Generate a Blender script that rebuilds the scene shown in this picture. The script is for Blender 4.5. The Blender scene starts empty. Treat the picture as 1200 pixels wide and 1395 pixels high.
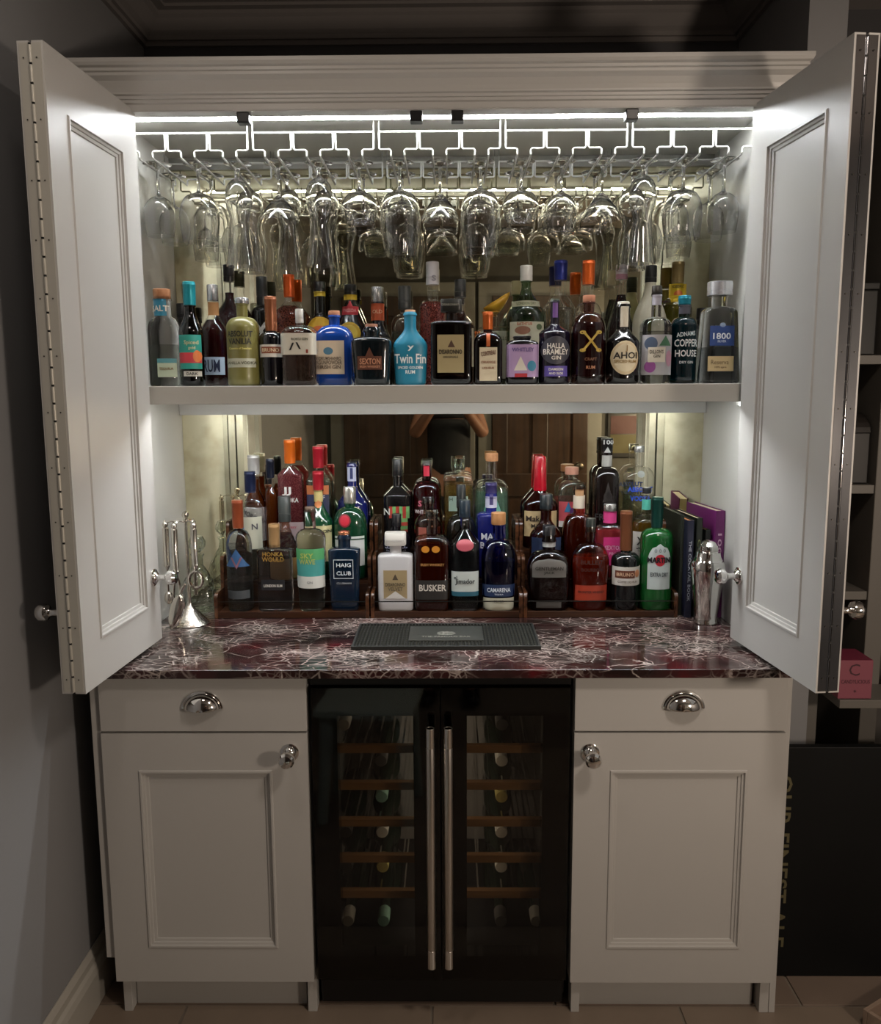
import bpy, bmesh, math, random
from mathutils import Vector, Matrix
random.seed(7)
S = bpy.context.scene
COL = S.collection
# ------------------------------------------------------------------ camera
F = 1157.7
CAM = Vector((0.0219, -1.8413, 1.4855))
YAW, PITCH, ROLL = 0.0106, 0.1414, -0.0051
def cam_axes():
    c, s, cp, sp = math.cos(YAW), math.sin(YAW), math.cos(PITCH), math.sin(PITCH)
    fw = Vector((-s*cp, c*cp, -sp)); up = Vector((-s*sp, c*sp, cp)); rt = Vector((c, s, 0))
    cr, sr = math.cos(ROLL), math.sin(ROLL)
    return cr*rt + sr*up, cr*up - sr*rt, fw
RT, UP, FW = cam_axes()
cd = bpy.data.cameras.new('camera'); cam = bpy.data.objects.new('camera', cd); COL.objects.link(cam)
M = Matrix((RT, UP, -FW)).transposed().to_4x4(); M.translation = CAM
cam.matrix_world = M
cd.sensor_fit = 'HORIZONTAL'; cd.sensor_width = 36; cd.lens = F/1200*36; cd.clip_start = 0.02
S.camera = cam
def ray(px, py): return RT*((px-600)/F) - UP*((py-697.5)/F) + FW
def atY(px, py, Y):
    d = ray(px, py); return CAM + d*((Y-CAM.y)/d.y)
def atZ(px, py, Z):
    d = ray(px, py); return CAM + d*((Z-CAM.z)/d.z)
def atX(px, py, X):
    d = ray(px, py); return CAM + d*((X-CAM.x)/d.x)
# ------------------------------------------------------------------ world, lights, exposure
w = bpy.data.worlds.new('world'); S.world = w; w.use_nodes = True
w.node_tree.nodes['Background'].inputs[0].default_value = (0.9, 0.85, 0.78, 1)
w.node_tree.nodes['Background'].inputs[1].default_value = 0.02
LED_POWER = 60.0
LED2_POWER = 42.0
ROOM_POWER = 7.5
S.view_settings.view_transform = 'Standard'; S.view_settings.look = 'None'
S.view_settings.exposure = 0.9; S.view_settings.gamma = 1.0; S.view_settings.use_curve_mapping = False
S.render.engine = 'CYCLES'
S.cycles.max_bounces = 32; S.cycles.transparent_max_bounces = 48; S.cycles.glossy_bounces = 12
S.cycles.transmission_bounces = 28; S.cycles.diffuse_bounces = 4
S.cycles.caustics_reflective = True; S.cycles.sample_clamp_indirect = 8.0

def area_lamp(name, loc, size, power, color, rot=(0, 0, 0), sy=None):
    l = bpy.data.lights.new(name, 'AREA'); l.energy = power; l.color = color; l.size = size
    if sy: l.shape = 'RECTANGLE'; l.size_y = sy
    else: l.shape = 'DISK'
    o = bpy.data.objects.new(name, l); o.location = loc; o.rotation_euler = rot; COL.objects.link(o); return o
area_lamp('room_or_fill_light', (0.75, -1.20, 2.50), 0.30, ROOM_POWER, (1.0, 0.86, 0.74))
pl_ = bpy.data.lights.new('added_fill_light', 'POINT'); pl_.energy = 29; pl_.color = (1.0, 0.83, 0.68); pl_.shadow_soft_size = 0.10  # unseen fill lamp, added to light the base cabinet fronts
po_ = bpy.data.objects.new('added_fill_light', pl_); po_.location = (1.55, -1.75, 1.30); COL.objects.link(po_)
area_lamp('room_or_fill_light', (-0.52, -0.72, 2.50), 0.24, 1.5, (1.0, 0.88, 0.78))  # second one is an unseen fill, added to lift the left wall

# ------------------------------------------------------------------ materials
def lin(h):
    if not isinstance(h, str): return tuple(h)[:3]
    h = h.lstrip('#'); c = [int(h[i:i+2], 16)/255 for i in (0, 2, 4)]
    return tuple(x/12.92 if x <= 0.04045 else ((x+0.055)/1.055)**2.4 for x in c)
MATS = {}
def newmat(name):
    m = bpy.data.materials.new(name); m.use_nodes = True; nt = m.node_tree
    return m, nt, nt.nodes['Principled BSDF']
def P(color, rough=0.5, metal=0.0, coat=0.0, noise=0.0, nscale=20.0, bump=0.0, tag='', spec=0.5):
    key = ('P', str(color), rough, metal, coat, noise, nscale, bump, tag, spec)
    if key in MATS: return MATS[key]
    m, nt, b = newmat(tag or 'paint'); c = lin(color)
    b.inputs['Base Color'].default_value = (*c, 1); b.inputs['Roughness'].default_value = rough
    b.inputs['Metallic'].default_value = metal; b.inputs['Coat Weight'].default_value = coat
    b.inputs['Specular IOR Level'].default_value = spec
    if noise or bump:
        tc = nt.nodes.new('ShaderNodeTexCoord'); n = nt.nodes.new('ShaderNodeTexNoise')
        n.inputs['Scale'].default_value = nscale; n.inputs['Detail'].default_value = 4
        nt.links.new(tc.outputs['Object'], n.inputs['Vector'])
        if noise:
            mx = nt.nodes.new('ShaderNodeMix'); mx.data_type = 'RGBA'
            mx.inputs[6].default_value = (*[x*(1-noise) for x in c], 1); mx.inputs[7].default_value = (*[min(1, x*(1+noise)) for x in c], 1)
            nt.links.new(n.outputs['Fac'], mx.inputs[0]); nt.links.new(mx.outputs[2], b.inputs['Base Color'])
        if bump:
            bp = nt.nodes.new('ShaderNodeBump'); bp.inputs['Strength'].default_value = bump; bp.inputs['Distance'].default_value = 0.002
            nt.links.new(n.outputs['Fac'], bp.inputs['Height']); nt.links.new(bp.outputs[0], b.inputs['Normal'])
    MATS[key] = m; return m
def glass(color=(1, 1, 1), edge=0.7, tag='clear_glass', gl=1.0, bump=0.0):
    """thin clear or tinted glass: lets light straight through, mirrors more and tints more towards its edges"""
    key = ('G', str(color), edge, gl, bump)
    if key in MATS: return MATS[key]
    m, nt, b = newmat(tag); N = nt.nodes; L = nt.links; N.remove(b); c = lin(color)
    out = N['Material Output']
    lw = N.new('ShaderNodeLayerWeight'); lw.inputs[0].default_value = 0.5
    p2 = N.new('ShaderNodeMath'); p2.operation = 'POWER'; p2.inputs[1].default_value = 3.0; L.new(lw.outputs['Facing'], p2.inputs[0])
    mx = N.new('ShaderNodeMix'); mx.data_type = 'RGBA'
    mx.inputs[6].default_value = (*c, 1); mx.inputs[7].default_value = (*[x*edge for x in c], 1)
    L.new(p2.outputs[0], mx.inputs[0])
    t = N.new('ShaderNodeBsdfTransparent'); L.new(mx.outputs[2], t.inputs[0])
    g = N.new('ShaderNodeBsdfGlossy'); g.inputs['Roughness'].default_value = 0.04; g.inputs[0].default_value = (0.95, 0.97, 1, 1)
    p5 = N.new('ShaderNodeMath'); p5.operation = 'POWER'; p5.inputs[1].default_value = 4.0; L.new(lw.outputs['Facing'], p5.inputs[0])
    fr = p5
    ml = N.new('ShaderNodeMath'); ml.operation = 'MULTIPLY_ADD'; ml.inputs[1].default_value = 0.85*gl; ml.inputs[2].default_value = 0.05*gl; ml.use_clamp = True
    L.new(p5.outputs[0], ml.inputs[0])
    ms = N.new('ShaderNodeMixShader'); L.new(ml.outputs[0], ms.inputs[0]); L.new(t.outputs[0], ms.inputs[1]); L.new(g.outputs[0], ms.inputs[2])
    if bump:
        tc = N.new('ShaderNodeTexCoord'); vo = N.new('ShaderNodeTexVoronoi'); vo.inputs['Scale'].default_value = bump
        L.new(tc.outputs['Object'], vo.inputs['Vector']); bp = N.new('ShaderNodeBump'); bp.inputs['Distance'].default_value = 0.01; bp.inputs['Strength'].default_value = 0.8
        L.new(vo.outputs['Distance'], bp.inputs['Height']); L.new(bp.outputs[0], g.inputs['Normal']); L.new(bp.outputs[0], lw.inputs['Normal'])
    L.new(ms.outputs[0], out.inputs[0]); MATS[key] = m; return m
def solid_glass():
    m, nt, b = newmat('solid_glass'); b.inputs['Transmission Weight'].default_value = 1; b.inputs['IOR'].default_value = 1.45; b.inputs['Roughness'].default_value = 0.0
    return m
def liquid(color, body=0.35, tag='liquid', speck=None):
    key = ('L', str(color), body, speck)
    if key in MATS: return MATS[key]
    m, nt, b = newmat(tag); N = nt.nodes; L = nt.links; N.remove(b); c = lin(color)
    t = N.new('ShaderNodeBsdfTransparent'); pw = .12 if body <= .26 else .62; t.inputs[0].default_value = (*[min(1, x**pw) for x in c], 1)
    d = N.new('ShaderNodeBsdfDiffuse'); d.inputs[0].default_value = (*c, 1)
    tr = N.new('ShaderNodeBsdfTranslucent'); tr.inputs[0].default_value = (*c, 1)
    g = N.new('ShaderNodeBsdfGlossy'); g.inputs['Roughness'].default_value = 0.05
    a = N.new('ShaderNodeMixShader'); a.inputs[0].default_value = 0.6; L.new(d.outputs[0], a.inputs[1]); L.new(tr.outputs[0], a.inputs[2])
    e = N.new('ShaderNodeMixShader'); e.inputs[0].default_value = body; L.new(t.outputs[0], e.inputs[1]); L.new(a.outputs[0], e.inputs[2])
    lw = N.new('ShaderNodeLayerWeight'); lw.inputs[0].default_value = 0.5; fr = N.new('ShaderNodeMath'); fr.operation = 'POWER'; fr.inputs[1].default_value = 5
    L.new(lw.outputs['Facing'], fr.inputs[0])
    ms = N.new('ShaderNodeMixShader'); L.new(fr.outputs[0], ms.inputs[0]); L.new(e.outputs[0], ms.inputs[1]); L.new(g.outputs[0], ms.inputs[2])
    if speck:
        tc = N.new('ShaderNodeTexCoord'); vo = N.new('ShaderNodeTexVoronoi'); vo.inputs['Scale'].default_value = 260
        L.new(tc.outputs['Object'], vo.inputs['Vector']); mx = N.new('ShaderNodeMix'); mx.data_type = 'RGBA'
        mx.inputs[6].default_value = (*lin(speck), 1); mx.inputs[7].default_value = (*c, 1)
        rp = N.new('ShaderNodeMath'); rp.operation = 'GREATER_THAN'; rp.inputs[1].default_value = 0.45; L.new(vo.outputs['Distance'], rp.inputs[0])
        L.new(rp.outputs[0], mx.inputs[0]); L.new(mx.outputs[2], d.inputs[0]); L.new(mx.outputs[2], tr.inputs[0])
    L.new(ms.outputs[0], N['Material Output'].inputs[0]); MATS[key] = m; return m
def emis(color, st, tag='lit_diffuser'):
    m, nt, b = newmat(tag); N = nt.nodes; N.remove(b); e = N.new('ShaderNodeEmission')
    e.inputs[0].default_value = (*lin(color), 1); e.inputs[1].default_value = st
    nt.links.new(e.outputs[0], N['Material Output'].inputs[0]); return m
def marble():
    m, nt, b = newmat('red_marble'); N = nt.nodes; L = nt.links
    tc = N.new('ShaderNodeTexCoord'); mp = N.new('ShaderNodeMapping'); mp.inputs['Scale'].default_value = (1.0, 1.25, 1.0); mp.inputs['Rotation'].default_value = (0, 0, 0.5)
    L.new(tc.outputs['Object'], mp.inputs[0])
    n1 = N.new('ShaderNodeTexNoise'); n1.inputs['Scale'].default_value = 7; n1.inputs['Detail'].default_value = 6; L.new(mp.outputs[0], n1.inputs['Vector'])
    ad = N.new('ShaderNodeVectorMath'); ad.operation = 'MULTIPLY_ADD'; ad.inputs[1].default_value = (0.10, 0.10, 0.10)
    L.new(n1.outputs['Color'], ad.inputs[0]); L.new(mp.outputs[0], ad.inputs[2])
    def vein(scale, lo, hi, rnd=1.0):
        v = N.new('ShaderNodeTexVoronoi'); v.feature = 'DISTANCE_TO_EDGE'; v.inputs['Scale'].default_value = scale; v.inputs['Randomness'].default_value = rnd
        L.new(ad.outputs[0], v.inputs['Vector']); r = N.new('ShaderNodeMapRange'); r.inputs[1].default_value = lo; r.inputs[2].default_value = hi
        r.inputs[3].default_value = 1; r.inputs[4].default_value = 0; L.new(v.outputs['Distance'], r.inputs[0]); return r.outputs[0]
    n2 = N.new('ShaderNodeTexNoise'); n2.inputs['Scale'].default_value = 5; n2.inputs['Detail'].default_value = 3; L.new(mp.outputs[0], n2.inputs['Vector'])
    ms = N.new('ShaderNodeMapRange'); ms.inputs[1].default_value = 0.38; ms.inputs[2].default_value = 0.62; L.new(n2.outputs['Fac'], ms.inputs[0])
    base = N.new('ShaderNodeValToRGB'); e = base.color_ramp.elements
    e[0].position = 0.35; e[0].color = (*lin('#1c1513'), 1); e[1].position = 0.62; e[1].color = (*lin('#3a1c1d'), 1)
    x = base.color_ramp.elements.new(0.75); x.color = (*lin('#54191d'), 1); x = base.color_ramp.elements.new(0.5); x.color = (*lin('#33201f'), 1)
    n3 = N.new('ShaderNodeTexNoise'); n3.inputs['Scale'].default_value = 9; n3.inputs['Detail'].default_value = 8; L.new(ad.outputs[0], n3.inputs['Vector']); L.new(n3.outputs['Fac'], base.inputs[0])
    a = vein(11, 0.0, 0.022)
    mp2 = N.new('ShaderNodeMapping'); mp2.inputs['Scale'].default_value = (0.75, 1.6, 1.0); mp2.inputs['Rotation'].default_value = (0, 0, -0.35); L.new(tc.outputs['Object'], mp2.inputs[0])
    ad1 = ad; ad = N.new('ShaderNodeVectorMath'); ad.operation = 'MULTIPLY_ADD'; ad.inputs[1].default_value = (0.03, 0.03, 0.03)
    L.new(n1.outputs['Color'], ad.inputs[0]); L.new(mp2.outputs[0], ad.inputs[2])
    c = vein(32, 0.0, 0.07); d = vein(80, 0.0, 0.13); ad = ad1
    def mul(p, q):
        k = N.new('ShaderNodeMath'); k.operation = 'MULTIPLY'; L.new(p, k.inputs[0])
        if isinstance(q, float): k.inputs[1].default_value = q
        else: L.new(q, k.inputs[1])
        return k.outputs[0]
    def mxx(p, q):
        k = N.new('ShaderNodeMath'); k.operation = 'MAXIMUM'; L.new(p, k.inputs[0]); L.new(q, k.inputs[1]); return k.outputs[0]
    n4 = N.new('ShaderNodeTexNoise'); n4.inputs['Scale'].default_value = 11; n4.inputs['Detail'].default_value = 5; L.new(mp.outputs[0], n4.inputs['Vector'])
    m4 = N.new('ShaderNodeMapRange'); m4.inputs[1].default_value = 0.42; m4.inputs[2].default_value = 0.60; L.new(n4.outputs['Fac'], m4.inputs[0])
    t = mxx(mxx(mul(mul(a, m4.outputs[0]), 0.8), mul(mul(c, ms.outputs[0]), 0.7)), mul(mul(d, mul(ms.outputs[0], m4.outputs[0])), 0.65))
    mx = N.new('ShaderNodeMix'); mx.data_type = 'RGBA'; L.new(t, mx.inputs[0]); L.new(base.outputs[0], mx.inputs[6]); mx.inputs[7].default_value = (*lin('#c9bcb4'), 1)
    L.new(mx.outputs[2], b.inputs['Base Color']); b.inputs['Roughness'].default_value = 0.09
    return m
def wood(c1, c2, rough=0.4, axis=0, scale=18, tag='wood'):
    key = ('W', c1, c2, rough, axis, scale)
    if key in MATS: return MATS[key]
    m, nt, b = newmat(tag); N = nt.nodes; L = nt.links
    tc = N.new('ShaderNodeTexCoord'); mp = N.new('ShaderNodeMapping'); s = [scale]*3; s[axis] = scale*0.06; mp.inputs['Scale'].default_value = s
    L.new(tc.outputs['Object'], mp.inputs[0]); n = N.new('ShaderNodeTexNoise'); n.inputs['Scale'].default_value = 3; n.inputs['Detail'].default_value = 6; n.inputs['Distortion'].default_value = 0.6
    L.new(mp.outputs[0], n.inputs['Vector']); r = N.new('ShaderNodeValToRGB'); e = r.color_ramp.elements
    e[0].position = 0.35; e[0].color = (*lin(c1), 1); e[1].position = 0.65; e[1].color = (*lin(c2), 1)
    L.new(n.outputs['Fac'], r.inputs[0]); L.new(r.outputs[0], b.inputs['Base Color']); b.inputs['Roughness'].default_value = rough
    MATS[key] = m; return m
def antique_mirror():
    m, nt, b = newmat('antiqued_mirror'); N = nt.nodes; L = nt.links
    tc = N.new('ShaderNodeTexCoord'); n = N.new('ShaderNodeTexNoise'); n.inputs['Scale'].default_value = 14; n.inputs['Detail'].default_value = 7
    L.new(tc.outputs['Object'], n.inputs['Vector']); r = N.new('ShaderNodeValToRGB'); e = r.color_ramp.elements
    e[0].position = 0.30; e[0].color = (0.66, 0.60, 0.42, 1); e[1].position = 0.55; e[1].color = (0.88, 0.84, 0.62, 1)
    L.new(n.outputs['Fac'], r.inputs[0]); L.new(r.outputs[0], b.inputs['Base Color'])
    b.inputs['Metallic'].default_value = 1; b.inputs['Roughness'].default_value = 0.015
    return m
PAINT = P('#b3b1ad', 0.38, noise=0.02, nscale=6, tag='cabinet_paint')
PAINT_IN = P('#b4b3ad', 0.45, tag='cabinet_interior_paint')
WALLM = P('#7f7f80', 0.85, noise=0.03, nscale=3, bump=0.05, tag='wall_paint')
CEILM = P('#7d7875', 0.9, tag='ceiling_paint')
SKIRT = P('#a5a198', 0.4, tag='skirting_paint')
CHROME = P((0.75, 0.74, 0.72), 0.09, 1.0, tag='polished_chrome')
STEEL = P((0.62, 0.58, 0.53), 0.28, 1.0, tag='brushed_steel')
BLACKM = P('#0b0b0c', 0.35, tag='black_plastic')
BLACKG = P('#060607', 0.08, tag='black_gloss')
GL = glass(); GLS = solid_glass()
MIRROR = antique_mirror(); MARBLE = marble()
WALNUT = wood('#21120b', '#4a2c19', 0.3, 0, 16, 'walnut'); WALNUTY = wood('#26150c', '#573520', 0.25, 1, 16, 'walnut')

# ------------------------------------------------------------------ mesh helpers
class MB:
    def __init__(s): s.v = []; s.f = []
    def add(s, vs, fs):
        o = len(s.v); s.v += [tuple(v) for v in vs]; s.f += [tuple(i+o for i in f) for f in fs]; return s
    def box(s, x0, x1, y0, y1, z0, z1):
        return s.add([(x0,y0,z0),(x1,y0,z0),(x1,y1,z0),(x0,y1,z0),(x0,y0,z1),(x1,y0,z1),(x1,y1,z1),(x0,y1,z1)],
              [(0,3,2,1),(4,5,6,7),(0,1,5,4),(1,2,6,5),(2,3,7,6),(3,0,4,7)])
    def loft(s, secs, seg=32, cx=0, cy=0, cap=True):
        """secs: (z, a, b, n) superellipse rings"""
        vs = []
        for z, a, b, n in secs:
            for i in range(seg):
                t = 2*math.pi*i/seg; c, q = math.cos(t), math.sin(t)
                vs.append((cx + a*math.copysign(abs(c)**(2/n), c), cy + b*math.copysign(abs(q)**(2/n), q), z))
        fs = []
        for k in range(len(secs)-1):
            for i in range(seg):
                j = (i+1) % seg; fs.append((k*seg+i, k*seg+j, (k+1)*seg+j, (k+1)*seg+i))
        if cap:
            fs.append(tuple(range(seg))[::-1]); o = (len(secs)-1)*seg; fs.append(tuple(range(o, o+seg)))
        return s.add(vs, fs)
    def lathe(s, prof, seg=28, cx=0, cy=0, cap=True): return s.loft([(z, r, r, 2) for r, z in prof], seg, cx, cy, cap)
    def tube(s, pts, r, seg=8, closed=False):
        pts = [Vector(p) for p in pts]; n = len(pts); rings = []; prev = None
        for i, p in enumerate(pts):
            if closed: t = (pts[(i+1) % n]-pts[i-1])
            else: t = (pts[min(i+1, n-1)]-pts[max(i-1, 0)])
            t.normalize()
            if prev is None:
                a = Vector((0, 0, 1)) if abs(t.z) < 0.9 else Vector((1, 0, 0)); u = t.cross(a).normalized()
            else: u = (prev - t*prev.dot(t)).normalized()
            prev = u; vv = t.cross(u)
            rr = r[i] if isinstance(r, (list, tuple)) else r
            rings.append([p + u*math.cos(2*math.pi*k/seg)*rr + vv*math.sin(2*math.pi*k/seg)*rr for k in range(seg)])
        vs = [v for g in rings for v in g]; fs = []
        for i in range(n if closed else n-1):
            a, b = i*seg, ((i+1) % n)*seg
            for k in range(seg): fs.append((a+k, b+k, b+(k+1) % seg, a+(k+1) % seg))
        if not closed: fs.append(tuple(range(seg))[::-1]); fs.append(tuple(range((n-1)*seg, n*seg)))
        return s.add(vs, fs)
    def sphere(s, c, r, seg=16, rings=8, sz=1.0):
        prof = [(r*math.sin(math.pi*k/rings)+1e-5, c[2]-r*sz*math.cos(math.pi*k/rings)) for k in range(rings+1)]
        return s.lathe(prof, seg, c[0], c[1])
    def extrude_x(s, prof, x0, x1):
        n = len(prof); vs = [(x0, y, z) for y, z in prof] + [(x1, y, z) for y, z in prof]
        return s.add(vs, [(i, (i+1) % n, n+(i+1) % n, n+i) for i in range(n)] + [tuple(range(n))[::-1], tuple(range(n, 2*n))])
    def xform(s, mat):
        s.v = [tuple(mat @ Vector(v)) for v in s.v]; return s
    def mesh(s, name, mat, smooth=False, bevel=0):
        me = bpy.data.meshes.new(name); me.from_pydata(s.v, [], s.f)
        bm = bmesh.new(); bm.from_mesh(me); bmesh.ops.recalc_face_normals(bm, faces=bm.faces); bm.to_mesh(me); bm.free()
        me.materials.append(mat)
        if smooth:
            me.polygons.foreach_set('use_smooth', [True]*len(me.polygons))
            try: me.set_sharp_from_angle(angle=math.radians(smooth if smooth is not True else 40))
            except Exception: pass
        return me
    def build(s, name, mat, parent=None, smooth=False, bevel=0, loc=None, rot=None):
        o = bpy.data.objects.new(name, s.mesh(name, mat, smooth)); COL.objects.link(o)
        if parent: o.parent = parent
        if loc: o.location = loc
        if rot: o.rotation_euler = rot
        if bevel:
            md = o.modifiers.new('edge', 'BEVEL'); md.width = bevel; md.segments = 2; md.limit_method = 'ANGLE'; md.harden_normals = False
        return o
def Bx(*a): return MB().box(*a)
def empty(name, loc=(0, 0, 0), rz=0.0, label=None, cat=None, group=None, kind=None, parent=None):
    o = bpy.data.objects.new(name, None); COL.objects.link(o); o.location = loc; o.rotation_euler = (0, 0, rz); o.empty_display_size = 0.02
    if parent: o.parent = parent
    return tag(o, label, cat, group, kind)
def tag(o, label=None, cat=None, group=None, kind=None):
    if label: o['label'] = label
    if cat: o['category'] = cat
    if group: o['group'] = group
    if kind: o['kind'] = kind
    return o
def struct(o): o['kind'] = 'structure'; return o
TXT = {}
def text_mesh(string, bold=0.0):
    key = (string, bold)
    if key not in TXT:
        c = bpy.data.curves.new('t', 'FONT'); c.body = string; c.resolution_u = 2; c.offset = bold; c.align_x = 'CENTER'; c.align_y = 'CENTER'
        o = bpy.data.objects.new('t', c); COL.objects.link(o); bpy.context.view_layer.update()
        dg = bpy.context.evaluated_depsgraph_get(); me = bpy.data.meshes.new_from_object(o.evaluated_get(dg))
        vs = [v.co.copy() for v in me.vertices]; fs = [tuple(p.vertices) for p in me.polygons]
        bpy.data.objects.remove(o); bpy.data.meshes.remove(me); bpy.data.curves.remove(c)
        xs = [v.x for v in vs]; ys = [v.y for v in vs]; mx, my = (min(xs)+max(xs))/2, (min(ys)+max(ys))/2
        TXT[key] = ([(v.x-mx, v.y-my) for v in vs], fs, max(xs)-min(xs), max(ys)-min(ys))
    return TXT[key]
def text_obj(string, size, mat, parent, matrix, width=None, name='lettering', bold=0.01):
    """flat lettering; matrix maps the text plane (x right, y up, z out) into the parent"""
    vs, fs, wd, ht = text_mesh(string, bold); sy = size/ht; sx = (width/wd) if width else sy
    mb = MB().add([matrix @ Vector((x*sx, y*sy, 0)) for x, y in vs], fs)
    me = bpy.data.meshes.new(name); me.from_pydata(mb.v, [], mb.f); me.materials.append(mat)
    o = bpy.data.objects.new(name, me); COL.objects.link(o); o.parent = parent; return o
def arc(cx, cy, r, a0, a1, n):
    return [(cx + r*math.cos(math.radians(a0+(a1-a0)*i/n)), cy + r*math.sin(math.radians(a0+(a1-a0)*i/n))) for i in range(n+1)]

# ------------------------------------------------------------------ setting
YM = 0.64       # face of the mirror
ZT = 0.873      # top of the worktop
XL, XR = -0.778, 0.784
ZC = 2.13       # inside top of the wall cabinet
ZS = 1.50       # shelf top
ZCEIL = 2.56
WY = 0.78
struct(Bx(-0.96, -0.86, -2.45, WY+0.1, 0, ZCEIL).build('wall_left', WALLM))
struct(Bx(-0.86, 2.3, WY, WY+0.1, 0, ZCEIL).build('wall_back', P('#4c4b4d', 0.85, noise=0.03, nscale=3, tag='shaded_wall_paint')))  # shade above the cabinet is put into this wall's darker colour
struct(Bx(0.86, 0.95, 0.28, WY, 0, ZCEIL).build('wall_right', WALLM))
struct(Bx(2.3, 2.4, -2.45, WY+0.1, 0, ZCEIL).build('wall_side', WALLM))
struct(Bx(-0.96, 2.4, -2.55, -2.45, 0, ZCEIL).build('wall_rear', P('#45443f', .85, tag='rear_wall_paint')))
struct(Bx(-0.96, 2.4, -2.55, WY+0.1, ZCEIL, ZCEIL+0.1).build('ceiling', CEILM))
def coving(name, pts):
    """stepped ceiling moulding swept along a polyline of wall faces, room on the left hand"""
    prof = [(0, -0.085), (0.012, -0.085), (0.012, -0.072), (0.022, -0.072), (0.022, -0.060), (0.036, -0.052), (0.060, -0.028), (0.070, -0.022), (0.070, -0.012), (0.095, -0.012), (0.095, -0.004), (0.13, -0.004), (0.13, 0), (0, 0)]
    mb = MB(); n = len(prof); vs = []
    P2 = [Vector(p) for p in pts]
    for i, p in enumerate(P2):
        ds = []
        if i > 0: ds.append((P2[i]-P2[i-1]).normalized())
        if i < len(P2)-1: ds.append((P2[i+1]-P2[i]).normalized())
        ns = [Vector((-d.y, d.x)) for d in ds]
        nn = ns[0] if len(ns) == 1 else (ns[0]+ns[1])/(1+ns[0].dot(ns[1]))
        for o, z in prof: vs.append((p.x+nn.x*o, p.y+nn.y*o, ZCEIL+z))
    fs = []
    for i in range(len(P2)-1):
        for k in range(n): fs.append((i*n+k, i*n+(k+1) % n, (i+1)*n+(k+1) % n, (i+1)*n+k))
    mb.add(vs, fs); return struct(mb.build(name, CEILM))
coving('trim_1', [(0.95, 0.28), (0.86, 0.28), (0.86, WY), (-0.86, WY), (-0.86, -2.45)])
# skirting board on the left wall
sk = [(0, 0), (0.02, 0), (0.02, 0.085), (0.016, 0.10), (0.010, 0.108), (0.010, 0.125), (0.004, 0.14), (0, 0.14)]
mb = MB(); y0, y1 = -2.45, WY
vs = [(-0.86+a, y0, z) for a, z in sk]+[(-0.86+a, 0.62, z) for a, z in sk]; n = len(sk)
mb.add(vs, [(i, (i+1) % n, n+(i+1) % n, n+i) for i in range(n)]+[tuple(range(n)), tuple(range(n, 2*n))])
struct(mb.build('baseboard_left', SKIRT, bevel=0.001))
# floor: grout bed and stone tiles
fl = struct(Bx(-0.96, 2.4, -2.55, WY+0.1, -0.06, -0.004).build('floor', P('#7a7064', 0.9, tag='grout')))
TM = [P(c, 0.45, noise=0.16, nscale=9, bump=0.25, tag='stone_tile') for c in ('#75665a', '#7c6e60', '#6a5d52')]
tw, td = 0.60, 0.40
for j in range(-5, 3):
    off = (0.30 if j % 2 else 0.0)
    for i in range(-4, 5):
        x0 = 0.875 + off + i*tw; yy = 0.045 + j*td
        xa, xb, ya, yb = max(x0, -0.85), min(x0+tw, 2.3), max(yy, -2.4), min(yy+td, WY)
        if xb-xa < 0.03 or yb-ya < 0.03: continue
        Bx(xa+0.0035, xb-0.0035, ya+0.0035, yb-0.0035, -0.008, 0.0).build('tile', TM[(i*3+j*5) % 3], fl, bevel=0.0015)

# rear wall, seen only in the mirror: two stained pine doors with pale architraves
PINE = wood('#27180e', '#3a2617', 0.45, 2, 9, 'stained_pine')
def rear_door(name, x0, x1, zt):
    r = empty(name, (x0, -2.449, 0)); struct(r); wd = x1-x0
    Bx(0, wd, 0, 0.035, 0.0, zt).build('panel', PINE, r)
    mb = MB()
    for a, b in ((0, .10), (wd/2-.05, wd/2+.05), (wd-.10, wd)): mb.box(a, b, .035, .05, 0, zt)
    for a, b in ((0, .2), (.80, .95), (zt-.55, zt-.43), (zt-.12, zt)): mb.box(0, wd, .035, .052, a, b)
    mb.build('frame', PINE, r, bevel=0.004)
    mb = MB()
    mb.box(-.09, 0, 0, .03, 0, zt+.09).box(wd, wd+.09, 0, .03, 0, zt+.09).box(-.09, wd+.09, 0, .032, zt, zt+.09)
    mb.build('architrave', P('#6b6a64', .5, tag='architrave_paint'), r, bevel=.004)
    MB().lathe([(.026, 0), (.012, .01), (.012, .03), (.028, .045), (.024, .065), (.004, .072)], 16).xform(Matrix.Rotation(-math.pi/2, 4, 'X')).build('door_knob', P('#6f675a', .3, 1, tag='aged_brass'), r, True, loc=(wd-.06, .05, 1.0))
    return r
rear_door('door_1', -0.66, 0.10, 2.08); rear_door('door_2', 0.30, 0.92, 2.08)
pc = empty('framed_picture', (1.05, -2.449, 1.05), 0, 'small dark picture with red and yellow bands on the wall beside the brown doors', 'picture')
Bx(0, .30, 0, .02, 0, .42).build('frame', BLACKM, pc, bevel=.003)
for i, c in enumerate(('#3f3910', '#3b1110', '#10191d')): Bx(.02, .28, .02, .022, .03+i*.125, .03+(i+1)*.12).build('print_band', P(c, .6), pc)
for lx, ly, ll in ((0.75, -1.20, 'round ceiling light above the middle of the room'), (-0.52, -0.72, 'round added fill light, unseen, near the left wall')):
  lf = empty('room_or_fill_ring', (lx, ly, ZCEIL), 0, ll, 'ceiling light')
  MB().lathe([(.17, -.0), (.17, -.02), (.16, -.035), (.155, -.035)], 32).build('ring', CHROME, lf, True)
fp = empty('added_fill_lamp', (1.55, -1.75, 0), 0, 'added fill lamp on a slim chrome stand, unseen behind the viewer', 'lamp')
MB().lathe([(.13, 0), (.13, .012), (.02, .02), (.008, .03), (.008, 1.16), (.02, 1.17)], 28).build('stand', CHROME, fp, 40)
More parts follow.
